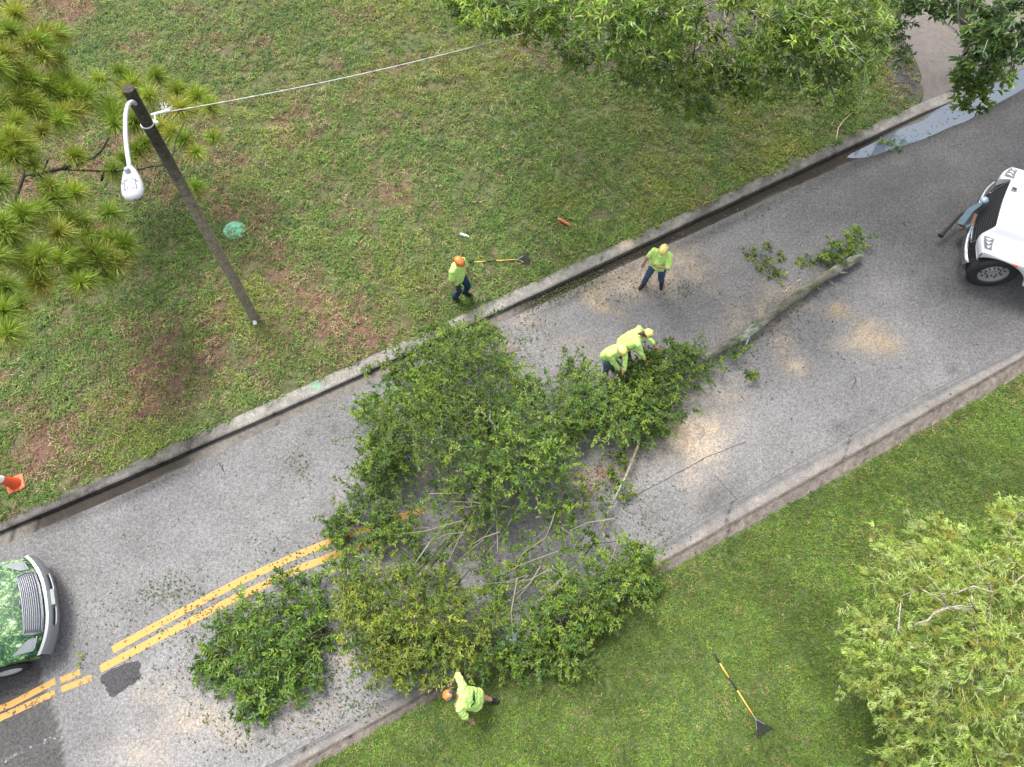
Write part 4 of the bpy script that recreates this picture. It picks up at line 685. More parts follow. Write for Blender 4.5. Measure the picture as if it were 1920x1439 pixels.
lim = [([P(-60, 440, 2.85), P(20, 400, 2.95), P(45, 330, 3.05), P(80, 325, 3.05), P(90, 300, 3.15)], .05, .018, blk), ([P(20, 402, 2.95), P(24, 375, 3.05)], .04, .03, blk), ([P(45, 330, 3.05), P(44, 308, 3.05)], .02, .012, blk), ([P(60, 330, 2.95), P(112, 318, 3.05), P(150, 308, 3.15), P(178, 295, 3.15), P(192, 280, 3.15), P(204, 258, 3.25)], .035, .02, blk), ([P(190, 340, 2.85), P(196, 320, 2.95), P(200, 305, 3.05)], .03, .02, blk), ([P(262, 318, 3.15), P(285, 312, 3.15), P(306, 311, 3.15), P(325, 290, 3.25), P(330, 262, 3.25), P(345, 230, 3.35)], .02, .01, blk), ([P(300, 311, 3.15), P(318, 300, 3.15)], .02, .014, blk), ([P(112, 318, 3.05), P(196, 322, 2.95), P(262, 318, 3.15)], .02, .018, blk)]
tree("pine_tree", "long needled pine with tufted branches behind the lamp pole", "tree", pb, ptk, [.2, .18, .16, .14, .11, .06], PTW+poff, blk, needles, .006, .10, lim)

# ------------------------------------------------------------------ pole, lamp and wire
pole0 = P(478, 598, KZ); top = P(240, 166, 7.1); up = thing("utility_pole", "dark wooden pole carrying a white street lamp on a curved arm", "street lamp", pole0)
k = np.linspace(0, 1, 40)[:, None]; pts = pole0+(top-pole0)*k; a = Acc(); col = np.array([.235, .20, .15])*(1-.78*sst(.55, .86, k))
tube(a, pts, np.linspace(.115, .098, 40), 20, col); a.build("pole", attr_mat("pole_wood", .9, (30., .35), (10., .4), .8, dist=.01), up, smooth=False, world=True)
a = Acc(); ax = nz(top-pole0); s_ = nz(np.cross(ax, [0, 0, 1.])); at = lambda f, off: pole0+(top-pole0)*f+np.array(off)
tube(a, [at(.005, [.02, -.10, .03]), at(.004, [.035, -.14, .0])], [.045, .05], 8, (.75, .78, .8), rnd=True); a.build("base_tag", M_TONE, up, world=True)
arm = [P(268, 214, 6.45), P(258, 198, 6.75), P(248, 190, 7.0), P(240, 196, 7.15), P(236, 212, 7.25), P(235, 235, 7.3), P(236, 262, 7.35), P(239, 288, 7.4), P(243, 313, 7.42)]
ar = np.array(arm); ss = np.linspace(0, 8, 50); ar = np.stack([np.interp(ss, range(9), ar[:, i]) for i in range(3)], -1)
for _ in range(6): ar[1:-1] = (ar[:-2]+2*ar[1:-1]+ar[2:])/4
M_LAMP = plain("lamp_white", (.44, .45, .465), .45, 0, .1, 5.)
a = Acc(); tube(a, ar, .034, 14, (1, 1, 1)); a.build("lamp_arm", M_LAMP, up, smooth=True, world=True)
a = Acc(); tube(a, [P(249, 189, 6.86), P(257, 200, 6.66), P(266, 213, 6.44)], [.045, .05, .04], 12, rnd=True); a.build("arm_bracket", M_LAMP, up, smooth=True, world=True)
h0 = ar[-1]; h1 = P(252, 375, 7.42); hd = nz(h1-h0); hs_ = nz(np.cross(hd, [0, 0, 1.])); hu = np.cross(hs_, hd); HL = np.linalg.norm(h1-h0); Rm = np.stack([hd, hs_, hu], 1)
prof = [(0, .035, .04), (.05, .06, .06), (.15, .09, .075), (.35, .125, .09), (.6, .155, .10), (.8, .155, .095), (.92, .125, .07), (.985, .07, .04), (1, .02, .01)]
G = np.array([[h0+hd*HL*f+hs_*w*math.cos(t)+hu*(hh*math.sin(t) if math.sin(t) > 0 else .45*hh*math.sin(t)) for t in np.linspace(0, 2*math.pi, 25)] for f, w, hh in prof]); a = Acc(); grid(a, G)
o = a.build("lamp_housing", M_LAMP, up, smooth=True, world=True)
a = Acc(); 
for i in range(5):
    y = (i-2)*.036; tube(a, [h0+hd*HL*.56+hs_*y+hu*.100, h0+hd*HL*.80+hs_*y*1.1+hu*.096], .008, 6, (.28, .30, .31))
th = np.linspace(0, math.pi, 14); tube(a, [h0+hd*HL*(.60-.09*math.sin(t))+hs_*.10*math.cos(t)+hu*(.088+.010*math.sin(t)) for t in th], .008, 6, (.30, .32, .33)); a.build("cooling_ribs", M_TONE, o, world=True).parent = o
bpy.data.objects["cooling_ribs"].data.transform(__import__("mathutils").Matrix.Translation(-up.location))
a = Acc(); tube(a, [h0+hd*HL*.27+hu*.07, h0+hd*HL*.27+hu*.125], [.042, .038], 16, (1, 1, 1), rnd=True); a.build("photocell", plain("photocell_grey", (.30, .36, .42), .25), up, smooth=True, world=True)
a = Acc(); ring = [at(.895, [.105*math.cos(t), .105*math.sin(t), 0]) for t in np.linspace(0, 2*math.pi, 20)]; tube(a, ring, .012, 6, (.6, .6, .6)); c_ = at(.895, [.12, .02, 0]); box(a, c_, (.12, .05, .05), (.7, .7, .7), .01); a.build("pole_band", M_TONE, up, world=True)
a = Acc(); w0 = P(290, 214, 6.35); w1 = P(1110, 10, 5.5); w1 = w0+(w1-w0)*1.25; kk = np.linspace(0, 1, 60)[:, None]; wl_ = w0+(w1-w0)*kk-np.array([0, 0, .28])*(4*kk*(1-kk)); tube(a, wl_, .0075, 6, (.55, .55, .55))
t2 = kk*60; hx = wl_+np.stack([0*t2[:, 0], .008*np.cos(t2[:, 0]*2.1), .008*np.sin(t2[:, 0]*2.1)], -1); tube(a, hx, .0045, 5, (.35, .35, .35))
tube(a, [c_, w0], .012, 6, (.8, .82, .84)); tube(a, [w0-(w1-w0)*.004, w0+(w1-w0)*.022], [.02, .024], 8, (.85, .87, .88), rnd=True)
for i in range(14): g = w0+(w1-w0)*(.010+.012*rng.random()); tube(a, [g, g+rng.normal(size=3)*.06+[0, .03, .03]], .004, 4, (.85, .87, .9))
tag(a.build("overhead_wire", M_TONE), "pale twisted overhead wire strung from the pole into the oak", "wire")

# ------------------------------------------------------------------ small things
def at_ground(px, py, z=0.): return P(px, py, z)
# valve lid
c = P(440, 432, KZ+.03); a = Acc(); lathe(a, [(.001, .035), (.12, .034), (.20, .03), (.255, .022), (.285, .008), (.30, -.02), (.30, -.05)], 40, 'z', (0, 0, 0)); V = a.v[0]; V[:, 0] *= 1.0; V[:, 1] *= .95
f = fbm(V[:, 0]+5, V[:, 1], .12, 3); m, t_, b_ = mat("lid_plastic"); tc = nd(t_, "ShaderNodeTexCoord"); n_ = nd(t_, "ShaderNodeTexNoise", Scale=9., Detail=6., Roughness=.7); cr = nd(t_, "ShaderNodeValToRGB"); cr.color_ramp.elements[0].position = .38; cr.color_ramp.elements[0].color = (.16, .16, .12, 1); cr.color_ramp.elements[1].position = .52; cr.color_ramp.elements[1].color = (.11, .36, .23, 1)
e_ = cr.color_ramp.elements.new(.72); e_.color = (.20, .48, .34, 1); t_.links.new(tc.outputs["Object"], n_.inputs[0]); t_.links.new(n_.outputs[0], cr.inputs[0]); t_.links.new(cr.outputs[0], b_.inputs["Base Color"]); b_.inputs["Roughness"].default_value = .8
o = a.build("manhole_cover", m, None, smooth=True); o.location = c; tag(o, "round faded green utility lid set in the lawn beside the pole", "utility cover")
# cone
cb = P(30, 908, KZ+.02); cn = thing("traffic_cone", "orange traffic cone with two white bands leaning on the lawn by the kerb", "traffic cone", cb, R(25)); a = Acc()
M_CONE = plain("cone_orange", (.62, .085, .03), .5, 0, .15, 6.); M_CONEW = plain("cone_band", (.72, .72, .74), .4, 0, .12, 12.)
rs = np.array([[1, 0, 0], [0, 1, 0], [0, 0, 1.]]); n = 40; th = np.linspace(0, 2*math.pi, n, endpoint=False); sq = lambda r, q=.22: np.stack([r*np.sign(np.cos(th))*np.abs(np.cos(th))**q, r*np.sign(np.sin(th))*np.abs(np.sin(th))**q], -1)
G = [np.c_[sq(r), np.full(n, z)] for r, z in ((.175, 0), (.185, .01), (.185, .03), (.175, .038), (.14, .042))]; G = np.array(G); G = np.concatenate([G, G[:, :1]], 1); grid(a, G); sheet(a, np.c_[sq(.142), np.full(n, 0)], .042); a.build("base", M_CONE, cn, smooth=False)
tl = np.array([[1, 0, 0], [0, 1, 0], [0, 0, 1.]]); 
def conepart(z0, z1, grow_=0.):
    a = Acc(); zz = np.linspace(z0, z1, 6); lathe(a, [((.135-.105*(z/.70))+grow_, z) for z in zz], 28); V = a.v[0]; ang = R(14); V[:] = V@np.array([[math.cos(ang), 0, -math.sin(ang)], [0, 1, 0], [math.sin(ang), 0, math.cos(ang)]])
    V[:] = V@np.array([[math.cos(2.75), math.sin(2.75), 0], [-math.sin(2.75), math.cos(2.75), 0], [0, 0, 1]]); V[:, 2] += .03; return a
a = conepart(0, .70); lathe(a, [(.03, 0.0), (.001, .005)], 3); a.v.pop(); a.c.pop(); a.q.pop(); a.n = len(a.v[0]); a.build("cone_body", M_CONE, cn, smooth=True)
conepart(.36, .46, .003).build("reflective_band", M_CONEW, cn, smooth=True); conepart(.50, .58, .003).build("reflective_band", M_CONEW, cn, smooth=True)
# rakes
M_RY = plain("rake_yellow", (.75, .46, .08), .45, 0, .1, 10.); M_RM = plain("rake_steel", (.35, .36, .38), .4, .6, .1)
def rake(label, p0, p1, z, grips):
    A = P(*p0, z+.05); B = P(*p1, z+.05); t = thing("lawn_rake", label, "rake", A, 0, "rakes left lying on the grass"); d = B-A; L = np.linalg.norm(d); d = d/L; s_ = nz(np.cross(d, [0, 0, 1.]))
    for f0, f1, dark in grips:
        a = Acc(); tube(a, [A+d*L*f0, A+d*L*f1], .016 if dark else .0145, 10); a.build("grip" if dark else "shaft", M_BLACK if dark else M_RY, t, smooth=True, world=True)
    h = A+d*L*grips[-1][1]; e = B
    a = Acc(); tube(a, [h, h+d*.10], .012, 8); 
    for q in (-1, 1): tube(a, [h+d*.08, h+d*.16+s_*q*.05, h+d*.24+s_*q*.10], .006, 6)
    a.build("brace", M_RM, t, world=True)
    a = Acc(); 
    for q in np.linspace(-1, 1, 17):
        tube(a, [h+d*.10+s_*q*.02, h+d*.22+s_*q*.10, h+d*.36+s_*q*.18, h+d*.385+s_*q*.185-np.array([0, 0, .045])], .0045, 5)
    tube(a, [h+d*.24+s_*-.11, h+d*.245, h+d*.24+s_*.11], .01, 6); tube(a, [h+d*.33+s_*-.165, h+d*.335, h+d*.33+s_*.165], .006, 6)
    a.build("tines", M_BLACK, t, world=True); return t
rake("yellow handled rake lying flat beside the standing worker in the orange helmet", (868, 493), (984, 486), KZ, [(0, .18, 1), (.18, .37, 0), (.37, .54, 1), (.54, .83, 0)])
rake("yellow handled rake lying alone on the mown lawn beside the willow", (1338, 1226), (1428, 1366), SZ, [(0, .13, 1), (.13, .33, 0), (.33, .50, 1), (.50, .83, 0)])
# litter on the lawn
c = P(870, 441, KZ+.06); bt = thing("plastic_bottle", "small crushed clear white bottle on the upper lawn", "bottle", c, R(-20)); a = Acc(); lathe(a, [(.001, -.10), (.032, -.10), (.034, -.06), (.028, -.02), (.034, .02), (.033, .06), (.014, .10), (.013, .115)], 18); V = a.v[0]; V[:] = V[:, [2, 0, 1]]; a.build("bottle_body", plain("cloudy_plastic", (.62, .66, .70), .15), bt, smooth=True)
a = Acc(); tube(a, [(.113, 0, 0), (.135, 0, 0)], .016, 14); a.build("cap", plain("cap_white", (.75, .75, .75), .4), bt)
c = P(1058, 417, KZ+.05); a = Acc(); tube(a, [(-.16, .12, .0), (-.05, .03, .03), (.06, -.05, .02), (.17, -.12, .0)], [.028, .042, .04, .022], 9, (.42, .15, .06)); o = a.build("bark_piece", M_BARK, None, smooth=True); o.location = c; tag(o, "orange brown strip of bark on the upper lawn", "bark")
a = Acc(); G = np.zeros((9, 11, 3)); c = P(963, 1192, .12); u_ = np.linspace(-.17, .17, 11); v_ = np.linspace(-.12, .12, 9)
for i in range(9):
    for j in range(11): G[i, j] = c+[u_[j]*(1-.1*i/8), v_[i], .05*(rng.random()-.5)+.03*math.sin(j*1.1+i)]
grid(a, G); o = a.build("plastic_bag", plain("bag_film", (.50, .58, .68), .35)); md = o.modifiers.new("s", 'SOLIDIFY'); md.thickness = .003; tag(o, "crumpled bluish white plastic bag under the lower edge of the fallen crown", "bag")

# ------------------------------------------------------------------ people
def remesh(o, vox, it=4, fac=.5):
    m = o.modifiers.new("r", 'REMESH'); m.mode = 'VOXEL'; m.voxel_size = vox; m.use_smooth_shade = True
    s_ = o.modifiers.new("s", 'SMOOTH'); s_.factor = fac; s_.iterations = it
    dg = bpy.context.evaluated_depsgraph_get(); me = bpy.data.meshes.new_from_object(o.evaluated_get(dg)); old = o.data; mats = list(old.materials)
    o.modifiers.clear(); o.data = me; nm = old.name; bpy.data.meshes.remove(old); me.name = nm
    if not me.materials:
        for q in mats: me.materials.append(q)
    me.polygons.foreach_set("use_smooth", np.ones(len(me.polygons), bool)); return o
def paintv(o, fn):
    me = o.data; co = np.zeros(len(me.vertices)*3, np.float32); me.vertices.foreach_get("co", co); co = co.reshape(-1, 3).astype(float)
    for q in list(me.color_attributes): me.color_attributes.remove(q)
    a = me.color_attributes.new("Col", 'FLOAT_COLOR', 'POINT'); c = fn(co); a.data.foreach_set("color", np.c_[c, np.ones(len(c))].astype(np.float32).ravel())
def rot3(u, f):
    """frame with columns right, forward, up"""
    u = nz(np.array(u, float)); f = np.array(f, float); f = nz(f-u*np.dot(f, u)); return np.stack([np.cross(f, u), f, u], 1)
def ik(a, b, l1, l2, pole):
    a = np.array(a, float); b = np.array(b, float); d = b-a; D = np.linalg.norm(d)
    if D > (l1+l2)*.995: b = a+d/D*(l1+l2)*.995; d = b-a; D = np.linalg.norm(d)
    x = (l1*l1-l2*l2+D*D)/(2*D); h = math.sqrt(max(l1*l1-x*x, 0)); dd = d/D; p = np.array(pole, float); p = nz(p-dd*np.dot(p, dd)); return a+dd*x+p*h, b
def person(label, loc, heading, hip=(0, 0, .93), lean=0., side=0., hpitch=0., hturn=0., hands=((-.3, .1, .82), (.3, .1, .82)), feet=((-.12, 0, .09), (.12, 0, .09)), fdir=(0, 0), elb=((-1, -.6, -.2), (1, -.6, -.2)), helmet='yellow', beard=None, sleeve=.45, gloves=None, muffs=False, jeans=(.035, .055, .105), boots=(.03, .026, .024), logo=None, ponytail=None, belly=1., grip=(0, 0), skin=(.36, .21, .14), hair=(.06, .04, .025), bare=False):
    """local frame: x right, y forward, z up; hands and feet are (left, right)"""
    t = thing("person", label, "person", loc, heading-math.pi/2)
    hip = np.array(hip, float); u = nz(np.array([math.sin(side), math.sin(lean)*math.cos(side), math.cos(lean)*math.cos(side)])); T = rot3(u, [0, 1, -.0001] if lean < 1.2 else [0, .3, -1]); rt_, fw, up_ = T[:, 0], T[:, 1], T[:, 2]
    sc = hip+u*.47; nk = hip+u*.53; sh = [sc-rt_*.185, sc+rt_*.185]
    hd = nz(np.array([math.sin(side)*.5, math.sin(hpitch), math.cos(hpitch)])); hf = np.array([math.sin(hturn), math.cos(hturn), -.001]); Hm = rot3(hd, hf if hpitch < 1.2 else [math.sin(hturn)*.5, .2, -1]); hc = nk+u*.02+hd*.155
    A = []; 
    for i in (0, 1): e, w = ik(sh[i], hands[i], .29, .26, elb[i]); A.append((sh[i], e, w))
    Lg = []
    for i in (0, 1):
        h = hip+rt_*(-.09, .09)[i]-u*.02*math.cos(lean); k, an = ik(h, feet[i], .44, .43, [(-.15, .15)[i], 1, .1]); Lg.append((h, k, an))
    def foot(acc, i, g, sole=False):
        an = Lg[i][2]; dv = np.array([math.sin(fdir[i]), math.cos(fdir[i]), 0]); z0 = an[2]-.09
        tube(acc, [an+[0, 0, -.02]-dv*.035, np.array([*(an+dv*.06)[:2], z0+.055]), np.array([*(an+dv*.15)[:2], z0+.042])], np.array([.045, .045, .036])+g, 10, rnd=True); tube(acc, [np.array([*(an-dv*.055)[:2], z0+.04]), np.array([*(an+dv*.16)[:2], z0+.034])], [.036+g, .032+g], 10, rnd=True)
    # body: one continuous skin
    a = Acc(); tube(a, [hip-u*.02, hip+u*.22, hip+u*.42], [.125, .115, .12], 14, rnd=True)
    for q in (-1, 1): tube(a, [hip+rt_*.07*q, hip+u*.25+rt_*.06*q, hip+u*.40+rt_*.10*q], [.105, .095, .095], 14, rnd=True)
    tube(a, [sh[0], sh[1]], [.062, .062], 12, rnd=True); tube(a, [nk-u*.06, nk+hd*.07], [.062, .055], 12, rnd=True)
    ell(a, hc, (.076, .094, .115), rot=Hm); H = lambda x, y, z: hc+Hm@np.array([x, y, z])
    ell(a, H(0, .03, -.065), (.055, .06, .052), rot=Hm); tube(a, [H(0, .088, .02), H(0, .108, -.015)], [.010, .016], 8, rnd=True)
    for q in (-1, 1): ell(a, H(.078*q, -.005, -.01), (.011, .022, .032), rot=Hm); tube(a, [H(.02*q, .090, .028), H(.045*q, .082, .026)], [.009, .008], 6, rnd=True)
    tube(a, [H(-.022, .09, -.052), H(.022, .09, -.052)], [.009, .009], 6, rnd=True)
    for i, q in ((0, -1), (1, 1)):
        s0, e, w = A[i]; tube(a, [s0, s0*.5+e*.5, e], [.055, .05, .04], 10, rnd=True); tube(a, [e, e*.65+w*.35, w], [.042, .041, .028], 10, rnd=True)
        fd = nz(w-e); cr_ = np.array([0, 1, -.3]) if abs(fd[1]) < .9 else np.array([0, 0, -1.]); pn = nz(cr_-fd*np.dot(cr_, fd)); sd = np.cross(fd, pn)*q
        pc = w+fd*.05; ell(a, pc, (.041, .016, .052), rot=np.stack([sd, np.cross(fd, sd), fd], 1)); inw = nz(np.cross(fd, sd)); inw = inw*(1 if np.dot(inw, -rt_*q) > 0 else -1); cu = .5+.9*grip[i]
        for j, (o_, ln) in enumerate(((-.030, .068), (-.010, .078), (.011, .073), (.031, .058))):
            b0 = pc+fd*.045+sd*o_; k1 = b0+(fd*math.cos(cu*.5)+inw*math.sin(cu*.5))*ln*.5; k2 = k1+(fd*math.cos(cu*1.3)+inw*math.sin(cu*1.3))*ln*.5; tube(a, [b0-fd*.02, b0, k1, k2], [.010, .0098, .009, .0078], 8, rnd=True)
        th0 = pc-fd*.02-sd*.034; tube(a, [th0+sd*.012, th0-sd*.012+fd*.025+inw*.012, th0-sd*.018+fd*.055+inw*.026], [.013, .011, .009], 8, rnd=True)
        h, k, an = Lg[i]; tube(a, [h, h*.5+k*.5, k], [.085, .075, .055], 12, rnd=True); tube(a, [k, k*.65+an*.35, an], [.055, .055, .036], 12, rnd=True); foot(a, i, -.012)
    o = remesh(a.build("body", M_SKIN, t), .0075, 3)
    ey = [H(-.032, .088, .015), H(.032, .088, .015)]
    def cfn(co):
        c = np.tile(np.array(skin), (len(co), 1)); d = (co-hc)@Hm
        for e_ in ey: r_ = np.linalg.norm(co-e_, axis=1); c[r_ < .013] = (.6, .58, .55); c[r_ < .006] = (.03, .02, .02)
        c[(np.linalg.norm(co-H(0, .098, -.052), axis=1) < .018)] = (.38, .17, .13)
        head = np.linalg.norm(d, axis=1) < .17
        if beard is not None: c[head & (d[:, 2] < -.035) & (d[:, 1] > -.01) & (np.linalg.norm(co-H(0, .1, -.052), axis=1) > .014)] = beard
        c[head & (d[:, 1] < -.012) & (d[:, 2] > -.09) & (np.abs(d[:, 0]) < .09)] = hair
        if gloves is not None:
            for i in (0, 1): c[(np.linalg.norm(co-A[i][2], axis=1) < .17) & (((co-A[i][2])@nz(A[i][2]-A[i][1])) > -.03)] = gloves
        return c
    paintv(o, cfn)
    # shirt
    a = Acc(); g = .018; hem = hip-u*.10
    tube(a, [hem, hip+u*.05, hip+u*.24, hip+u*.42], np.array([.142, .142*belly, .133*belly, .128])+g*.5, 16, rnd=True)
    for q in (-1, 1): tube(a, [hem+rt_*.085*q, hip+rt_*.08*q, hip+u*.22+rt_*.075*q, hip+u*.40+rt_*.11*q], np.array([.110, .108, .102*belly, .098])+g, 14, rnd=True)
    tube(a, [hip+u*.06+fw*.035*belly, hip+u*.2+fw*.05*belly], [.125*belly, .12*belly], 14, rnd=True)
    tube(a, [sh[0], sc+u*.03, sh[1]], [.068+g*.6, .07, .068+g*.6], 12, rnd=True); tube(a, [nk-u*.08, nk-u*.015], [.085, .062], 12, rnd=True)
    for i in (0, 1):
        s0, e, w = A[i]; tot = .55*sleeve; n1 = min(tot, .29); p = s0+(e-s0)*n1/.29; tube(a, [s0, (s0+p)/2, p], [.07, .071, .07], 12, rnd=True)
        if tot > .29: p2 = e+(w-e)*(tot-.29)/.26; tube(a, [e, (e+p2)/2, p2], [.062, .056, .048], 12, rnd=True)
    o = remesh(a.build("shirt", M_CLOTH, t), .009, 5, .5)
    me = o.data; co = np.zeros(len(me.vertices)*3, np.float32); me.vertices.foreach_get("co", co); co = co.reshape(-1, 3); nn = np.zeros_like(co).ravel(); me.vertices.foreach_get("normal", nn); nn = nn.reshape(-1, 3)
    wr = (vn(co[:, 0]*1.2+co[:, 2]*.9+co[:, 1], co[:, 2]*.6-co[:, 0]+co[:, 1]*.5, .075, 2)-.5)*.026; co = co+nn*wr[:, None]; me.vertices.foreach_set("co", co.astype(np.float32).ravel()); me.update()
    def sfn(co):
        c = np.tile(np.array([.50, .72, .20]), (len(co), 1)); d = (co-hip)@T
        if logo == 'back':
            m = (d[:, 1] < 0); x, z = d[:, 0], d[:, 2]; k = ((x/.035)**2+((z-.27)/.05)**2 < 1) | ((np.abs(z-.235-.25*np.abs(x)) < .022) & (np.abs(x) < .14)) | (((x-.05)/.05)**2+((z-.30)/.018)**2 < 1); c[m & k] = (.015, .075, .02)
            k2 = (np.abs(z-.175) < .012) & (np.abs(x) < .10) & (np.sin(x*190) > -.3); c[m & k2] = (.06, .18, .05)
        if logo == 'chest':
            m = (d[:, 1] > 0); x, z = d[:, 0], d[:, 2]; k = (np.abs(z-.30-.5*np.abs(x-.01)) < .011) & (np.abs(x-.01) < .06) | (((x-.0)/.013)**2+((z-.285)/.035)**2 < 1) | (((x+.045)/.012)**2+((z-.39)/.03)**2 < 1); c[m & k] = (.03, .10, .06)
        return c
    paintv(o, sfn)
    # trousers
    if True:
        a = Acc(); tube(a, [hip-rt_*.065, hip+rt_*.065], [.125, .125], 14, rnd=True)
        for i in (0, 1):
            h, k, an = Lg[i]; e_ = an*.93+k*.07 if not bare else k*.75+an*.25; tube(a, [h, h*.5+k*.5, k], [.108, .094, .076], 14, rnd=True); tube(a, [k, k*.5+e_*.5, e_], [.076, .072, .064], 14, rnd=True)
        o = remesh(a.build("trousers", M_DENIM, t), .010, 4)
        me = o.data; co = np.zeros(len(me.vertices)*3, np.float32); me.vertices.foreach_get("co", co); co = co.reshape(-1, 3); nn = np.zeros_like(co).ravel(); me.vertices.foreach_get("normal", nn); nn = nn.reshape(-1, 3)
        co = co+nn*((vn(co[:, 0]*.7+co[:, 1], co[:, 2]*1.4+co[:, 0], .06, 4)-.5)*.02)[:, None]; me.vertices.foreach_set("co", co.astype(np.float32).ravel()); me.update(); paintv(o, lambda c: np.tile(np.array(jeans), (len(c), 1))*(.8+.5*vn(c[:, 0]+c[:, 1], c[:, 2], .12, 3))[:, None])
    for i in (0, 1):
        a = Acc(); foot(a, i, .004); an = Lg[i][2]; kn = Lg[i][1]; tube(a, [an-[0, 0, .02], an+nz(kn-an)*.09], [.05, .052], 10, rnd=True); o = remesh(a.build("boot", M_BLACK, t), .009, 2); paintv(o, lambda c: np.tile(np.array(boots), (len(c), 1))); o.data.materials.clear(); o.data.materials.append(M_CLOTH)
    # helmet: shell with brim, raised ridge and vents
    hb = H(0, .004, .045); hcol = {'yellow': (.74, .64, .20), 'orange': (.70, .19, .04)}[helmet]; a = Acc(); S_ = np.array([.106, .132, .105]); n = 36; ph = np.linspace(0, math.pi/2*.985, 14); th = np.arange(n+1)*2*math.pi/n
    G = np.zeros((17, n+1, 3))
    for i in range(17):
        for j, a_ in enumerate(th):
            if i < 3: r_ = 1.0+(.16 if math.sin(a_) > 0 else .05)*(abs(math.sin(a_))**1.5 if i < 2 else 0)+(.02 if i < 2 else 0)-(.03 if i == 0 else 0); z = (-.10, -.06, .0)[i]
            else: r_ = math.cos(ph[i-3]); z = math.sin(ph[i-3])
            x = r_*math.cos(a_)*S_[0]; y = r_*math.sin(a_)*S_[1]; zz = z*S_[2]
            if i >= 3: rg = .009*math.exp(-(x/.016)**2)*(z > .35)+.006*math.exp(-((abs(x)-.05)/.010)**2)*(z > .3)*(abs(y) < .1); zz += rg
            G[i, j] = hb+Hm@np.array([x, y, zz])
    grid(a, G, hcol); o = a.build("helmet", plain("helmet_"+helmet, hcol, .28, 0, .06, 20., 0, .5), t, smooth=True)
    for q in (-1, 1):
        for y, z in ((.03, .055), (-.03, .055)): a = Acc(); ell(a, hb+Hm@np.array([.097*q, y, z]), (.009, .016, .008), (.03, .03, .03), 8, 6, rot=Hm); a.build("vent", M_BLACK, o)
    if muffs:
        for q in (-1, 1): a = Acc(); ell(a, hc+Hm@np.array([.062*q, -.105, .055]), (.042, .034, .05), rot=Hm); a.build("ear_defender", plain("ear_defender", (.035, .07, .07), .5), t, smooth=True)
    if ponytail: a = Acc(); tube(a, [H(0, -.09, -.03), H(0, -.125, -.08), H(0, -.12, -.15)], [.035, .034, .014], 10, rnd=True); a.build("hair", plain("dark_hair", hair, .7), t, smooth=True)
    return t
def wdir(px, py, ax, ay, z=0):
    """heading of the picture direction (ax, ay) on the ground at a pixel"""
    a_ = P(px, py, z); b_ = P(px+ax, py+ay, z); return math.atan2(b_[1]-a_[1], b_[0]-a_[0])
person("worker in an orange helmet and lime shirt standing on the upper lawn", P(863, 556, KZ), R(-38), lean=.06, hpitch=.38, hands=((-.27, .12, .84), (.27, .10, .80)), feet=((-.13, .06, .09), (.13, -.07, .09)), fdir=(-.3, .25), helmet='orange', beard=(.10, .05, .03), jeans=(.02, .045, .085), belly=1.05)
person("worker in a yellow helmet standing on the road with one hand held to the chest", P(1223, 533, 0), R(-112), lean=.05, hpitch=.35, hturn=.15, hands=((.02, .23, 1.14), (.34, .08, .84)), feet=((-.20, -.08, .09), (.20, .12, .09)), fdir=(-.25, .3), elb=((-1, .15, .15), (1, -.5, 0)), beard=(.11, .07, .04), jeans=(.05, .075, .13), belly=1.25)
person("worker in a yellow helmet bending over the branches, upper of the two in the foliage", P(1170, 679, 0), R(-8), hip=(0, -.10, .95), lean=.50, hpitch=.85, hturn=-.2, hands=((.02, .62, .98), (.34, .42, .78)), feet=((-.14, -.1, .09), (.16, .1, .09)), sleeve=.9, gloves=(.55, .16, .06), ponytail=True, belly=1.35, elb=((-1, -.2, .4), (1, -.4, .3)))
person("worker in a pale long sleeved shirt leaning down with both arms into the foliage", P(1138, 700, 0), R(-58), hip=(0, -.06, .96), lean=.36, hpitch=.50, hands=((.02, .52, .86), (-.0, .42, .72)), feet=((-.16, -.12, .09), (.16, .1, .09)), sleeve=1.0, gloves=(.55, .22, .12), logo='chest', jeans=(.12, .165, .24), elb=((-1, -.3, .3), (1, -.5, .2)), beard=(.14, .08, .04), belly=1.05)
person("worker in an orange helmet with ear defenders stooping at the south kerb", P(890, 1312, SZ), R(172), hip=(0, -.02, .84), lean=.46, hpitch=1.12, hands=((-.42, -.06, .66), (.25, .42, .86)), feet=((-.15, .16, .09), (.03, -.40, .09)), fdir=(-.2, .1), sleeve=.62, helmet='orange', muffs=True, logo='back', jeans=(.34, .22, .13), boots=(.025, .022, .024), elb=((-1, -.2, .1), (1, .0, .3)), belly=1.15, bare=True)

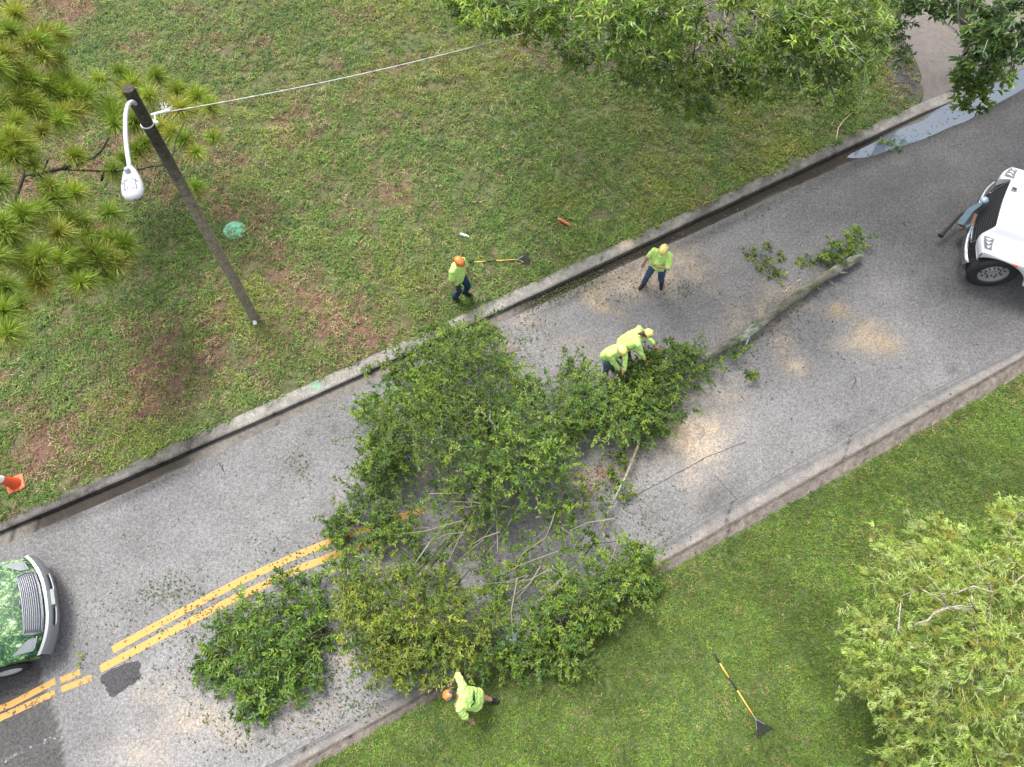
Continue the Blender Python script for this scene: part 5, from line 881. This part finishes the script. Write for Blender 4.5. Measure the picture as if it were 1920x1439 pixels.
# ------------------------------------------------------------------ white truck, right
def wheel(parent, c, rad, wid, yaw, rimr, rim_mat, name="wheel", hub=True):
    w = bpy.data.objects.new(name, None); COL.objects.link(w); w.parent = parent; w.location = tuple(c); w.rotation_euler = (0, 0, yaw)
    a = Acc(); h = wid/2; lathe(a, [(rimr*.98, -h*.8), (rimr*1.04, -h*.95), (rad*.82, -h), (rad*.95, -h*.92), (rad, -h*.72), (rad, -h*.1), (rad*.985, 0), (rad, h*.1), (rad, h*.72), (rad*.95, h*.92), (rad*.82, h), (rimr*1.04, h*.95), (rimr*.98, h*.8)], 60, 'y')
    for i in range(60):
        for y in (-.45, .45): t = i*2*math.pi/60; box(a, (math.cos(t)*rad, y*wid*.62, math.sin(t)*rad), (.03, wid*.16, .022), (1, 1, 1), 0, np.array([[math.cos(t), 0, -math.sin(t)], [0, 1, 0], [math.sin(t), 0, math.cos(t)]])[:, [2, 1, 0]])
    a.build("tyre", M_BLACK, w, smooth=True)
    a = Acc(); lathe(a, [(rimr, -h*.9), (rimr*1.0, h*.82), (rimr*.95, h*.88), (rimr*.90, h*.75), (rimr*.86, h*.50), (rimr*.62, h*.42), (rimr*.36, h*.5), (rimr*.34, h*.8), (rimr*.30, h*.86), (.001, h*.86)], 48, 'y'); V = a.v[0]; V[:, 1] *= 1; a.build("rim", rim_mat, w, smooth=True)
    if hub:
        a = Acc(); lathe(a, [(rimr*.33, h*.8), (rimr*.32, h*1.02), (rimr*.22, h*1.08), (.001, h*1.1)], 24, 'y')
        for i in range(10 if hub == 2 else 0):
            t = i*math.pi/5
            for nm, ro, r_, y0, y1, dt in (("wheel_nut", .47, .018, .44, .62, 0), ("hand_hole", .74, .024, .40, .50, .3)):
                b = Acc(); q = np.array([math.cos(t+dt)*rimr*ro, 0, math.sin(t+dt)*rimr*ro]); tube(b, [q+[0, h*y0, 0], q+[0, h*y1, 0]], r_, 8); b.build(nm, M_BLACK, w)
        a.build("hub", M_BLACK, w, smooth=False)
    return w
TH = R(152); th_ = np.array([math.cos(TH), math.sin(TH)]); tl_ = np.array([-math.sin(TH), math.cos(TH)])
WX = -.73; pw = P(1857, 520, .58)[:2]; T0 = pw-th_*WX-tl_*1.50
tk = thing("dump_truck", "white truck with black grille stopped across the lane facing the fallen trunk", "truck", (T0[0], T0[1], 0), TH); HW = 1.42
def hood_z(x, y):
    ay = abs(y); c = 1.46+.10*(-x)/1.6; f = 1.22+.05*(-x)/1.6; s_ = sst(.74, .95, ay); return c-.04*(ay/.8)**2*(1-s_)-(c-f)*s_-.05*sst(1.2, HW, ay)
def xf(y): s_ = sst(.74, .95, abs(y)); return (-.20-.04*(abs(y)/.8)**2)*(1-s_)+s_*(-.05-.16*np.clip((abs(y)-.95)/.47, 0, 1)**2)
ny, nx = 61, 26; ys = np.linspace(-HW, HW, ny); G = np.zeros((nx+5, ny, 3))
for j, y in enumerate(ys):
    x0 = xf(y)
    for i in range(5): zt = hood_z(x0, y); zb = zt-.08-.24*sst(.78, .95, abs(y)); f = i/5; G[i, j] = (x0+.05*math.sin(f*1.57)-.02, y, zb+(zt-zb-.03)*f)
    for i in range(nx): f = i/(nx-1); x = x0-f*(1.75+x0); G[i+5, j] = (x, y, hood_z(x, y)-.03*math.exp(-f*18))
a = Acc(); grid(a, G)
for s_ in (-1, 1):           # fender sides with the wheel arch
    G2 = np.zeros((40, 6, 3))
    for i in range(40):
        x = xf(HW)-i/39*1.5; zt = hood_z(x, HW); dx = x-WX; arch = .62+math.sqrt(max(.68**2-dx*dx, 0))*.75 if abs(dx) < .68 else .62; zb = min(arch, zt-.05)
        for j in range(6): f = j/5; G2[i, j] = (x, s_*(HW+.02*math.sin(f*math.pi)), zt+(zb-zt)*f)
    grid(a, G2); G3 = np.zeros((40, 3, 3))
    for i in range(40):
        for j in range(3): G3[i, j] = G2[i, 5]+[0, -s_*.05*j, 0]
    grid(a, G3)
o = a.build("hood", M_WHITE, tk, smooth=True); es = o.modifiers.new("e", 'EDGE_SPLIT'); es.split_angle = R(38)
gx = lambda y, z: .0-.20*(z-.66)/.74-.07*(abs(y)/.8)**2
a = Acc(); G = np.array([[(gx(y, z), y, z) for y in np.linspace(-.80, .80, 21)] for z in np.linspace(.62, 1.40, 9)]); grid(a, G); gr = a.build("grille", plain("grille_black", (.012, .014, .016), .35), tk, smooth=True)
a = Acc()
for z in np.linspace(.68, 1.34, 10): tube(a, [(gx(y, z)+.012, y, z) for y in np.linspace(-.76, .76, 15)], .009, 5)
a.build("grille_bars", plain("bar_dark", (.03, .033, .036), .3), gr)
a = Acc(); tube(a, [(gx(y, z)+.015, y, z) for y, z in [(-.81, .64), (-.83, .9), (-.82, 1.2), (-.74, 1.37), (-.4, 1.40), (0, 1.405), (.4, 1.40), (.74, 1.37), (.82, 1.2), (.83, .9), (.81, .64), (.4, .62), (0, .62), (-.4, .62), (-.81, .64)]], .03, 8); a.build("grille_surround", M_CHROME, tk, smooth=True)
xb = lambda y: .02-.20*(abs(y)/1.4)**4
a = Acc(); G = np.array([[(xb(y)+(.07*math.sin(f*math.pi)**.6 if 0 < f < 1 else 0), y, .40+.24*f) for y in np.linspace(-1.38, 1.38, 31)] for f in np.linspace(0, 1, 9)]); grid(a, G); bu = a.build("bumper", M_CHROME, tk, smooth=True); sd_ = bu.modifiers.new("s", 'SOLIDIFY'); sd_.thickness = .02
for s_ in (-1, 1):
    hx_ = lambda f, y: xf(y)-.035-.24*f*(1-.3*(y-.98)/.3)
    a = Acc(); G = np.array([[(hx_(f, y), s_*y, hood_z(hx_(f, y), y)+.012) for f in np.linspace(0, 1, 8)] for y in np.linspace(1.0, 1.32, 8)]); grid(a, G); hl = a.build("headlight", plain("lens", (.16, .17, .18), .12, 0, .3, 8.), tk, smooth=True)
    for k in range(3):
        a = Acc(); y = 1.06+.10*k; q = [(hx_(.1+.1*k, y), y), (hx_(.85, y-.03), y-.03), (hx_(.45, y+.06), y+.06)]; a.add([(x, s_*yy, hood_z(x, yy)+.02) for x, yy in q], None, [(0, 1, 2)]); a.build("reflector", M_WHITE, hl)
    a = Acc(); ell(a, (-.95, s_*(HW+.005), hood_z(-.95, HW)-.04), (.085, .035, .03)); a.build("marker_light", plain("amber", (.75, .16, .04), .25), tk, smooth=True)
a = Acc(); box(a, (-.31, -.42, hood_z(-.31, .42)+.006), (.13, .14, .02), (.1, .11, .14), .008); hm = a.build("hood_handle", plain("handle_grey", (.16, .17, .2), .4), tk); a = Acc(); box(a, (-.31, -.42, hood_z(-.31, .42)+.014), (.07, .06, .02), (.02, .02, .03), .004); a.build("latch", M_BLACK, hm)
a = Acc(); box(a, (-2.62, 0, 1.55), (1.75, 2.2, 1.1), (1, 1, 1), .06); box(a, (-2.72, 0, 2.35), (1.5, 2.1, .62), (1, 1, 1), .12); cb_ = a.build("cab", M_WHITE, tk)
a = Acc(); box(a, (-1.98, 0, 2.3), (.06, 1.9, .5), (1, 1, 1), .02); a.build("windscreen", M_GLASS_DK, cb_)
for s_ in (-1, 1): a = Acc(); box(a, (-2.6, s_*1.07, 2.3), (1.0, .05, .48), (1, 1, 1), .02); a.build("side_window", M_GLASS_DK, cb_)
a = Acc(); box(a, (-3.6, 0, .78), (6.4, .9, .22), (1, 1, 1), .02); a.build("chassis", M_BLACK, tk)
a = Acc(); box(a, (-5.8, 0, 1.75), (4.4, 2.4, 1.5), (1, 1, 1), .05); a.build("dump_body", plain("body_grey", (.5, .5, .5), .5), tk)
wheel(tk, (WX, 1.22, .55), .55, .34, R(19), .335, M_ALU, hub=2); wheel(tk, (WX, -1.22, .55), .55, .34, R(19)+math.pi, .335, M_ALU)
for s_ in (-1, 1): wheel(tk, (-5.6, 1.0*s_, .58), .585, .5, 0 if s_ > 0 else math.pi, .345, M_ALU)
# mount on the bumper: grey blue bracket with a dome mirror and a black bar
def tw_(px, py, z): q = P(px, py, z)-np.array([T0[0], T0[1], 0]); return np.array([q[0]*th_[0]+q[1]*th_[1], q[0]*tl_[0]+q[1]*tl_[1], q[2]])
M_TEAL = plain("blue_grey_steel", (.085, .135, .17), .45, .2, .2, 8.)
mt = bpy.data.objects.new("front_mount", None); COL.objects.link(mt); mt.parent = tk
a = Acc(); b0, b1, b2 = tw_(1804, 424, .55), tw_(1822, 398, .75), tw_(1840, 384, .95); tube(a, [b0, b1, b2], [.14, .13, .085], 4, (1, 1, 1)); V = a.v[0]; a.build("bracket", M_TEAL, mt)
a = Acc(); ell(a, tw_(1846, 376, 1.05), (.10, .10, .075), n=24, m=14); tube(a, [tw_(1843, 381, .9), tw_(1846, 377, 1.0)], .02, 8); a.build("dome_mirror", plain("dome_pale_blue", (.30, .38, .45), .08, .3, .05), mt, smooth=True)
a = Acc(); tube(a, [tw_(1812, 398, .5), tw_(1800, 403, .45), tw_(1785, 420, .38), tw_(1770, 436, .30), tw_(1763, 443, .26)], [.035, .04, .04, .05, .075], 8, (1, 1, 1)); a.build("support_bar", M_BLACK, mt)
a = Acc(); tube(a, [tw_(1815, 430, .5), tw_(1826, 412, .7), tw_(1829, 400, .8)], [.035, .03, .025], 8, (.33, .14, .08)); a.build("hose", M_TONE, mt); a = Acc(); tube(a, [tw_(1800, 430, .3), tw_(1808, 428, .35)], [.06, .05], 8, (.30, .13, .08)); a.build("hose", M_TONE, mt)

# ------------------------------------------------------------------ wrapped van, lower left
VH = R(21); vh = np.array([math.cos(VH), math.sin(VH)]); vl = np.array([-math.sin(VH), math.cos(VH)])
vf = P(99, 1143, .55)[:2]; V0 = vf+vl*.22; van = thing("parked_van", "van wrapped in a green and white foliage print with a silver grille", "van", (V0[0], V0[1], 0), VH)
m, t_, b_ = mat("foliage_wrap"); L_ = t_.links; tc = nd(t_, "ShaderNodeTexCoord"); mp = nd(t_, "ShaderNodeMapping"); mp.inputs["Scale"].default_value = (1, 1, .6); L_.new(tc.outputs["Object"], mp.inputs[0])
n1 = nd(t_, "ShaderNodeTexNoise", Scale=7., Detail=9., Roughness=.7, Distortion=1.6); n2 = nd(t_, "ShaderNodeTexNoise", Scale=1.7, Detail=3., Distortion=2.); wv = nd(t_, "ShaderNodeTexVoronoi", Scale=11., feature='DISTANCE_TO_EDGE')
for q in (n1, n2): L_.new(mp.outputs[0], q.inputs[0])
ds = nd(t_, "ShaderNodeVectorMath", operation='MULTIPLY_ADD'); ds.inputs[1].default_value = (.35, .35, .35); L_.new(n1.outputs["Color"], ds.inputs[0]); L_.new(mp.outputs[0], ds.inputs[2]); L_.new(ds.outputs[0], wv.inputs["Vector"])
cr = nd(t_, "ShaderNodeValToRGB"); E_ = cr.color_ramp.elements; E_[0].position = .34; E_[0].color = (.006, .03, .016, 1); E_[1].position = .72; E_[1].color = (.50, .54, .50, 1)
for p_, c_ in ((.43, (.012, .095, .045)), (.48, (.09, .17, .03)), (.54, (.20, .30, .10)), (.60, (.30, .40, .30))): e_ = E_.new(p_); e_.color = (*c_, 1)
m1 = nd(t_, "ShaderNodeMix", data_type='FLOAT'); m1.inputs[0].default_value = .62; L_.new(n1.outputs[0], m1.inputs[2]); L_.new(n2.outputs[0], m1.inputs[3])
vr = nd(t_, "ShaderNodeMapRange"); vr.inputs[2].default_value = .25; vr.inputs[3].default_value = -.13; vr.inputs[4].default_value = .06; L_.new(wv.outputs[0], vr.inputs[0]); ad = nd(t_, "ShaderNodeMath", operation='ADD'); L_.new(m1.outputs[0], ad.inputs[0]); L_.new(vr.outputs[0], ad.inputs[1])
L_.new(ad.outputs[0], cr.inputs[0]); L_.new(cr.outputs[0], b_.inputs["Base Color"]); b_.inputs["Roughness"].default_value = .5; b_.inputs["Specular IOR Level"].default_value = .3; M_WRAP = m
def vx(y): return -.12-.26*(abs(y)/1.0)**2.6          # plan curve of the nose
def vz(x, y): f = np.clip((vx(y)-x)/1.25, 0, 1); return .665+.40*f**.55-.10*(abs(y)/1.0)**3.2
gvx = lambda y, f: vx(y)+.012-.27*f
gvz = lambda y, f: vz(gvx(y, f), y)+.010
ny, nx = 41, 22; G = np.zeros((nx+4, ny, 3))
for j, y in enumerate(np.linspace(-1.0, 1.0, ny)):
    x0 = vx(y)
    for i in range(4): G[i, j] = (x0+.02, y, .50+(vz(x0, y)-.03-.50)*i/4)
    for i in range(nx): f = i/(nx-1); x = x0+(-1.45-x0)*f; G[i+4, j] = (x, y*(1-.03*0), vz(x, y)-.03*math.exp(-f*14))
a = Acc(); grid(a, G)
for s_ in (-1, 1):
    G2 = np.zeros((44, 6, 3))
    for i in range(44):
        x = vx(1.0)-i/43*(4.5); dx = x+1.06; dx2 = x+4.0; ar_ = .36+math.sqrt(max(.40**2-dx*dx, 0)) if abs(dx) < .40 else (.36+math.sqrt(max(.40**2-dx2*dx2, 0)) if abs(dx2) < .40 else .28); zt = min(vz(x, 1.0), 1.2)-.0; zt = zt if x > -1.45 else 1.02
        for j in range(6): f = j/5; G2[i, j] = (x, s_*(1.0+.03*math.sin(f*math.pi)), zt+(min(ar_, zt-.05)-zt)*f)
    grid(a, G2)
body = a.build("body", M_WRAP, van, smooth=True); es = body.modifiers.new("e", 'EDGE_SPLIT'); es.split_angle = R(45)
a = Acc(); secs = [(-1.45, 1.02, .98), (-2.2, 1.62, .82), (-2.7, 1.74, .78), (-4.4, 1.72, .78), (-4.95, 1.1, .95)]; G = np.array([[(x, w*math.copysign(abs(math.cos(t))**.35, math.cos(t)), 1.02+(h-1.0)*math.sin(t)**.5) for t in np.linspace(0, math.pi, 25)] for x, h, w in secs]); grid(a, G); rf = a.build("roof", M_WRAP, van, smooth=True)
a = Acc(); G = np.array([[(-1.52-.66*f, y*(1-.18*f), 1.06+.56*f+.012) for y in np.linspace(-.82, .82, 9)] for f in np.linspace(0, 1, 6)]); grid(a, G); a.build("windscreen", M_GLASS_DK, van, smooth=True)
# bumper band, lower lip, grille, plate
a = Acc(); G = np.array([[(vx(y*.985)+dx, y*1.0, z) for y in np.linspace(-1.02, 1.02, 41)] for dx, z in ((.03, .64), (.085, .63), (.115, .59), (.14, .50), (.14, .38), (.11, .28), (.02, .25))]); grid(a, G); bp_ = a.build("bumper", M_SILVER, van, smooth=True); es = bp_.modifiers.new("e", 'EDGE_SPLIT'); es.split_angle = R(30)
for s_ in (-1, 1): a = Acc(); G = np.array([[(vx(y)+.147, s_*y, z) for y in np.linspace(.19, .52, 8)] for z in (.46, .56)]); grid(a, G); a.build("air_intake", M_BLACK, van)
a = Acc(); G = np.array([[(vx(y)+.115+.01*k, y, .575-.055*k) for y in np.linspace(-.58, .58, 21)] for k in (0, 1)]); tube(a, [(vx(y)+.168, y, .50) for y in np.linspace(-.54, .54, 21)], .02, 8, (.5, .53, .56)); a.build("bumper_bar", M_SILVER, van, smooth=True)
a = Acc(); box(a, (.028, .02, .555), (.06, .32, .10), (1, 1, 1), .006, np.array([[.8, 0, .6], [0, 1, 0], [-.6, 0, .8]])); pl_ = a.build("number_plate", plain("plate_pale", (.33, .35, .33), .4, 0, .25, 20.), van)
a = Acc(); G = np.array([[(gvx(y, f), y, gvz(y, f)) for y in np.linspace(-.62, .62, 25)] for f in np.linspace(0, 1, 6)]); grid(a, G); g_ = a.build("grille", plain("grille_back", (.12, .13, .15), .4, .5), van, smooth=True)
for k in range(9):
    f = .06+.88*k/8; a = Acc(); tube(a, [(gvx(y, f), y, gvz(y, f)+.012) for y in np.linspace(-.60+.05*f, .60-.05*f, 21)], .0115, 6); a.build("slat", M_SILVER, g_, smooth=True)
a = Acc(); rim_ = [(gvx(y, f), y, gvz(y, f)+.014) for y, f in [(-.62, 0), (-.3, 0), (0, 0), (.3, 0), (.62, 0), (.63, .5), (.58, 1), (.3, 1.03), (0, 1.03), (-.3, 1.03), (-.58, 1), (-.63, .5), (-.62, 0)]]; tube(a, rim_, .016, 8); a.build("grille_frame", M_SILVER, van, smooth=True)
for s_ in (-1, 1):
    hvx = lambda y, f: vx(y)-.06-.34*f*(.35+.65*(y-.70)/.22); a = Acc(); G = np.array([[(hvx(y, f), s_*y, vz(hvx(y, f), y)+.012) for f in np.linspace(0, 1, 7)] for y in np.linspace(.70, .92, 9)]); grid(a, G); hl = a.build("headlight", plain("headlight_lens", (.20, .22, .23), .2, 0, .25, 6.), van, smooth=True)
    a = Acc(); tube(a, [(vx(y)-.05, s_*y, vz(vx(y)-.05, y)+.018) for y in np.linspace(.68, .90, 8)], .016, 6); a.build("lamp_trim", M_SILVER, hl, smooth=True)
a = Acc(); ell(a, (vx(0)-.31, .02, vz(vx(0)-.31, 0)+.005), (.03, .10, .02)); a.build("emblem", plain("emblem_dark", (.05, .05, .06), .3), van, smooth=True)
M_HUB = plain("hubcap", (.62, .63, .64), .35, .2, .2, 14.)
for x in (-1.06, -4.0):
    for s_ in (-1, 1): wheel(van, (x, .965*s_, .35), .36, .22, 0 if s_ > 0 else math.pi, .225, M_HUB, hub=False)
a = Acc(); box(a, (-2.5, 0, .3), (4.2, 1.5, .2), (1, 1, 1), .02); a.build("underbody", M_BLACK, van)
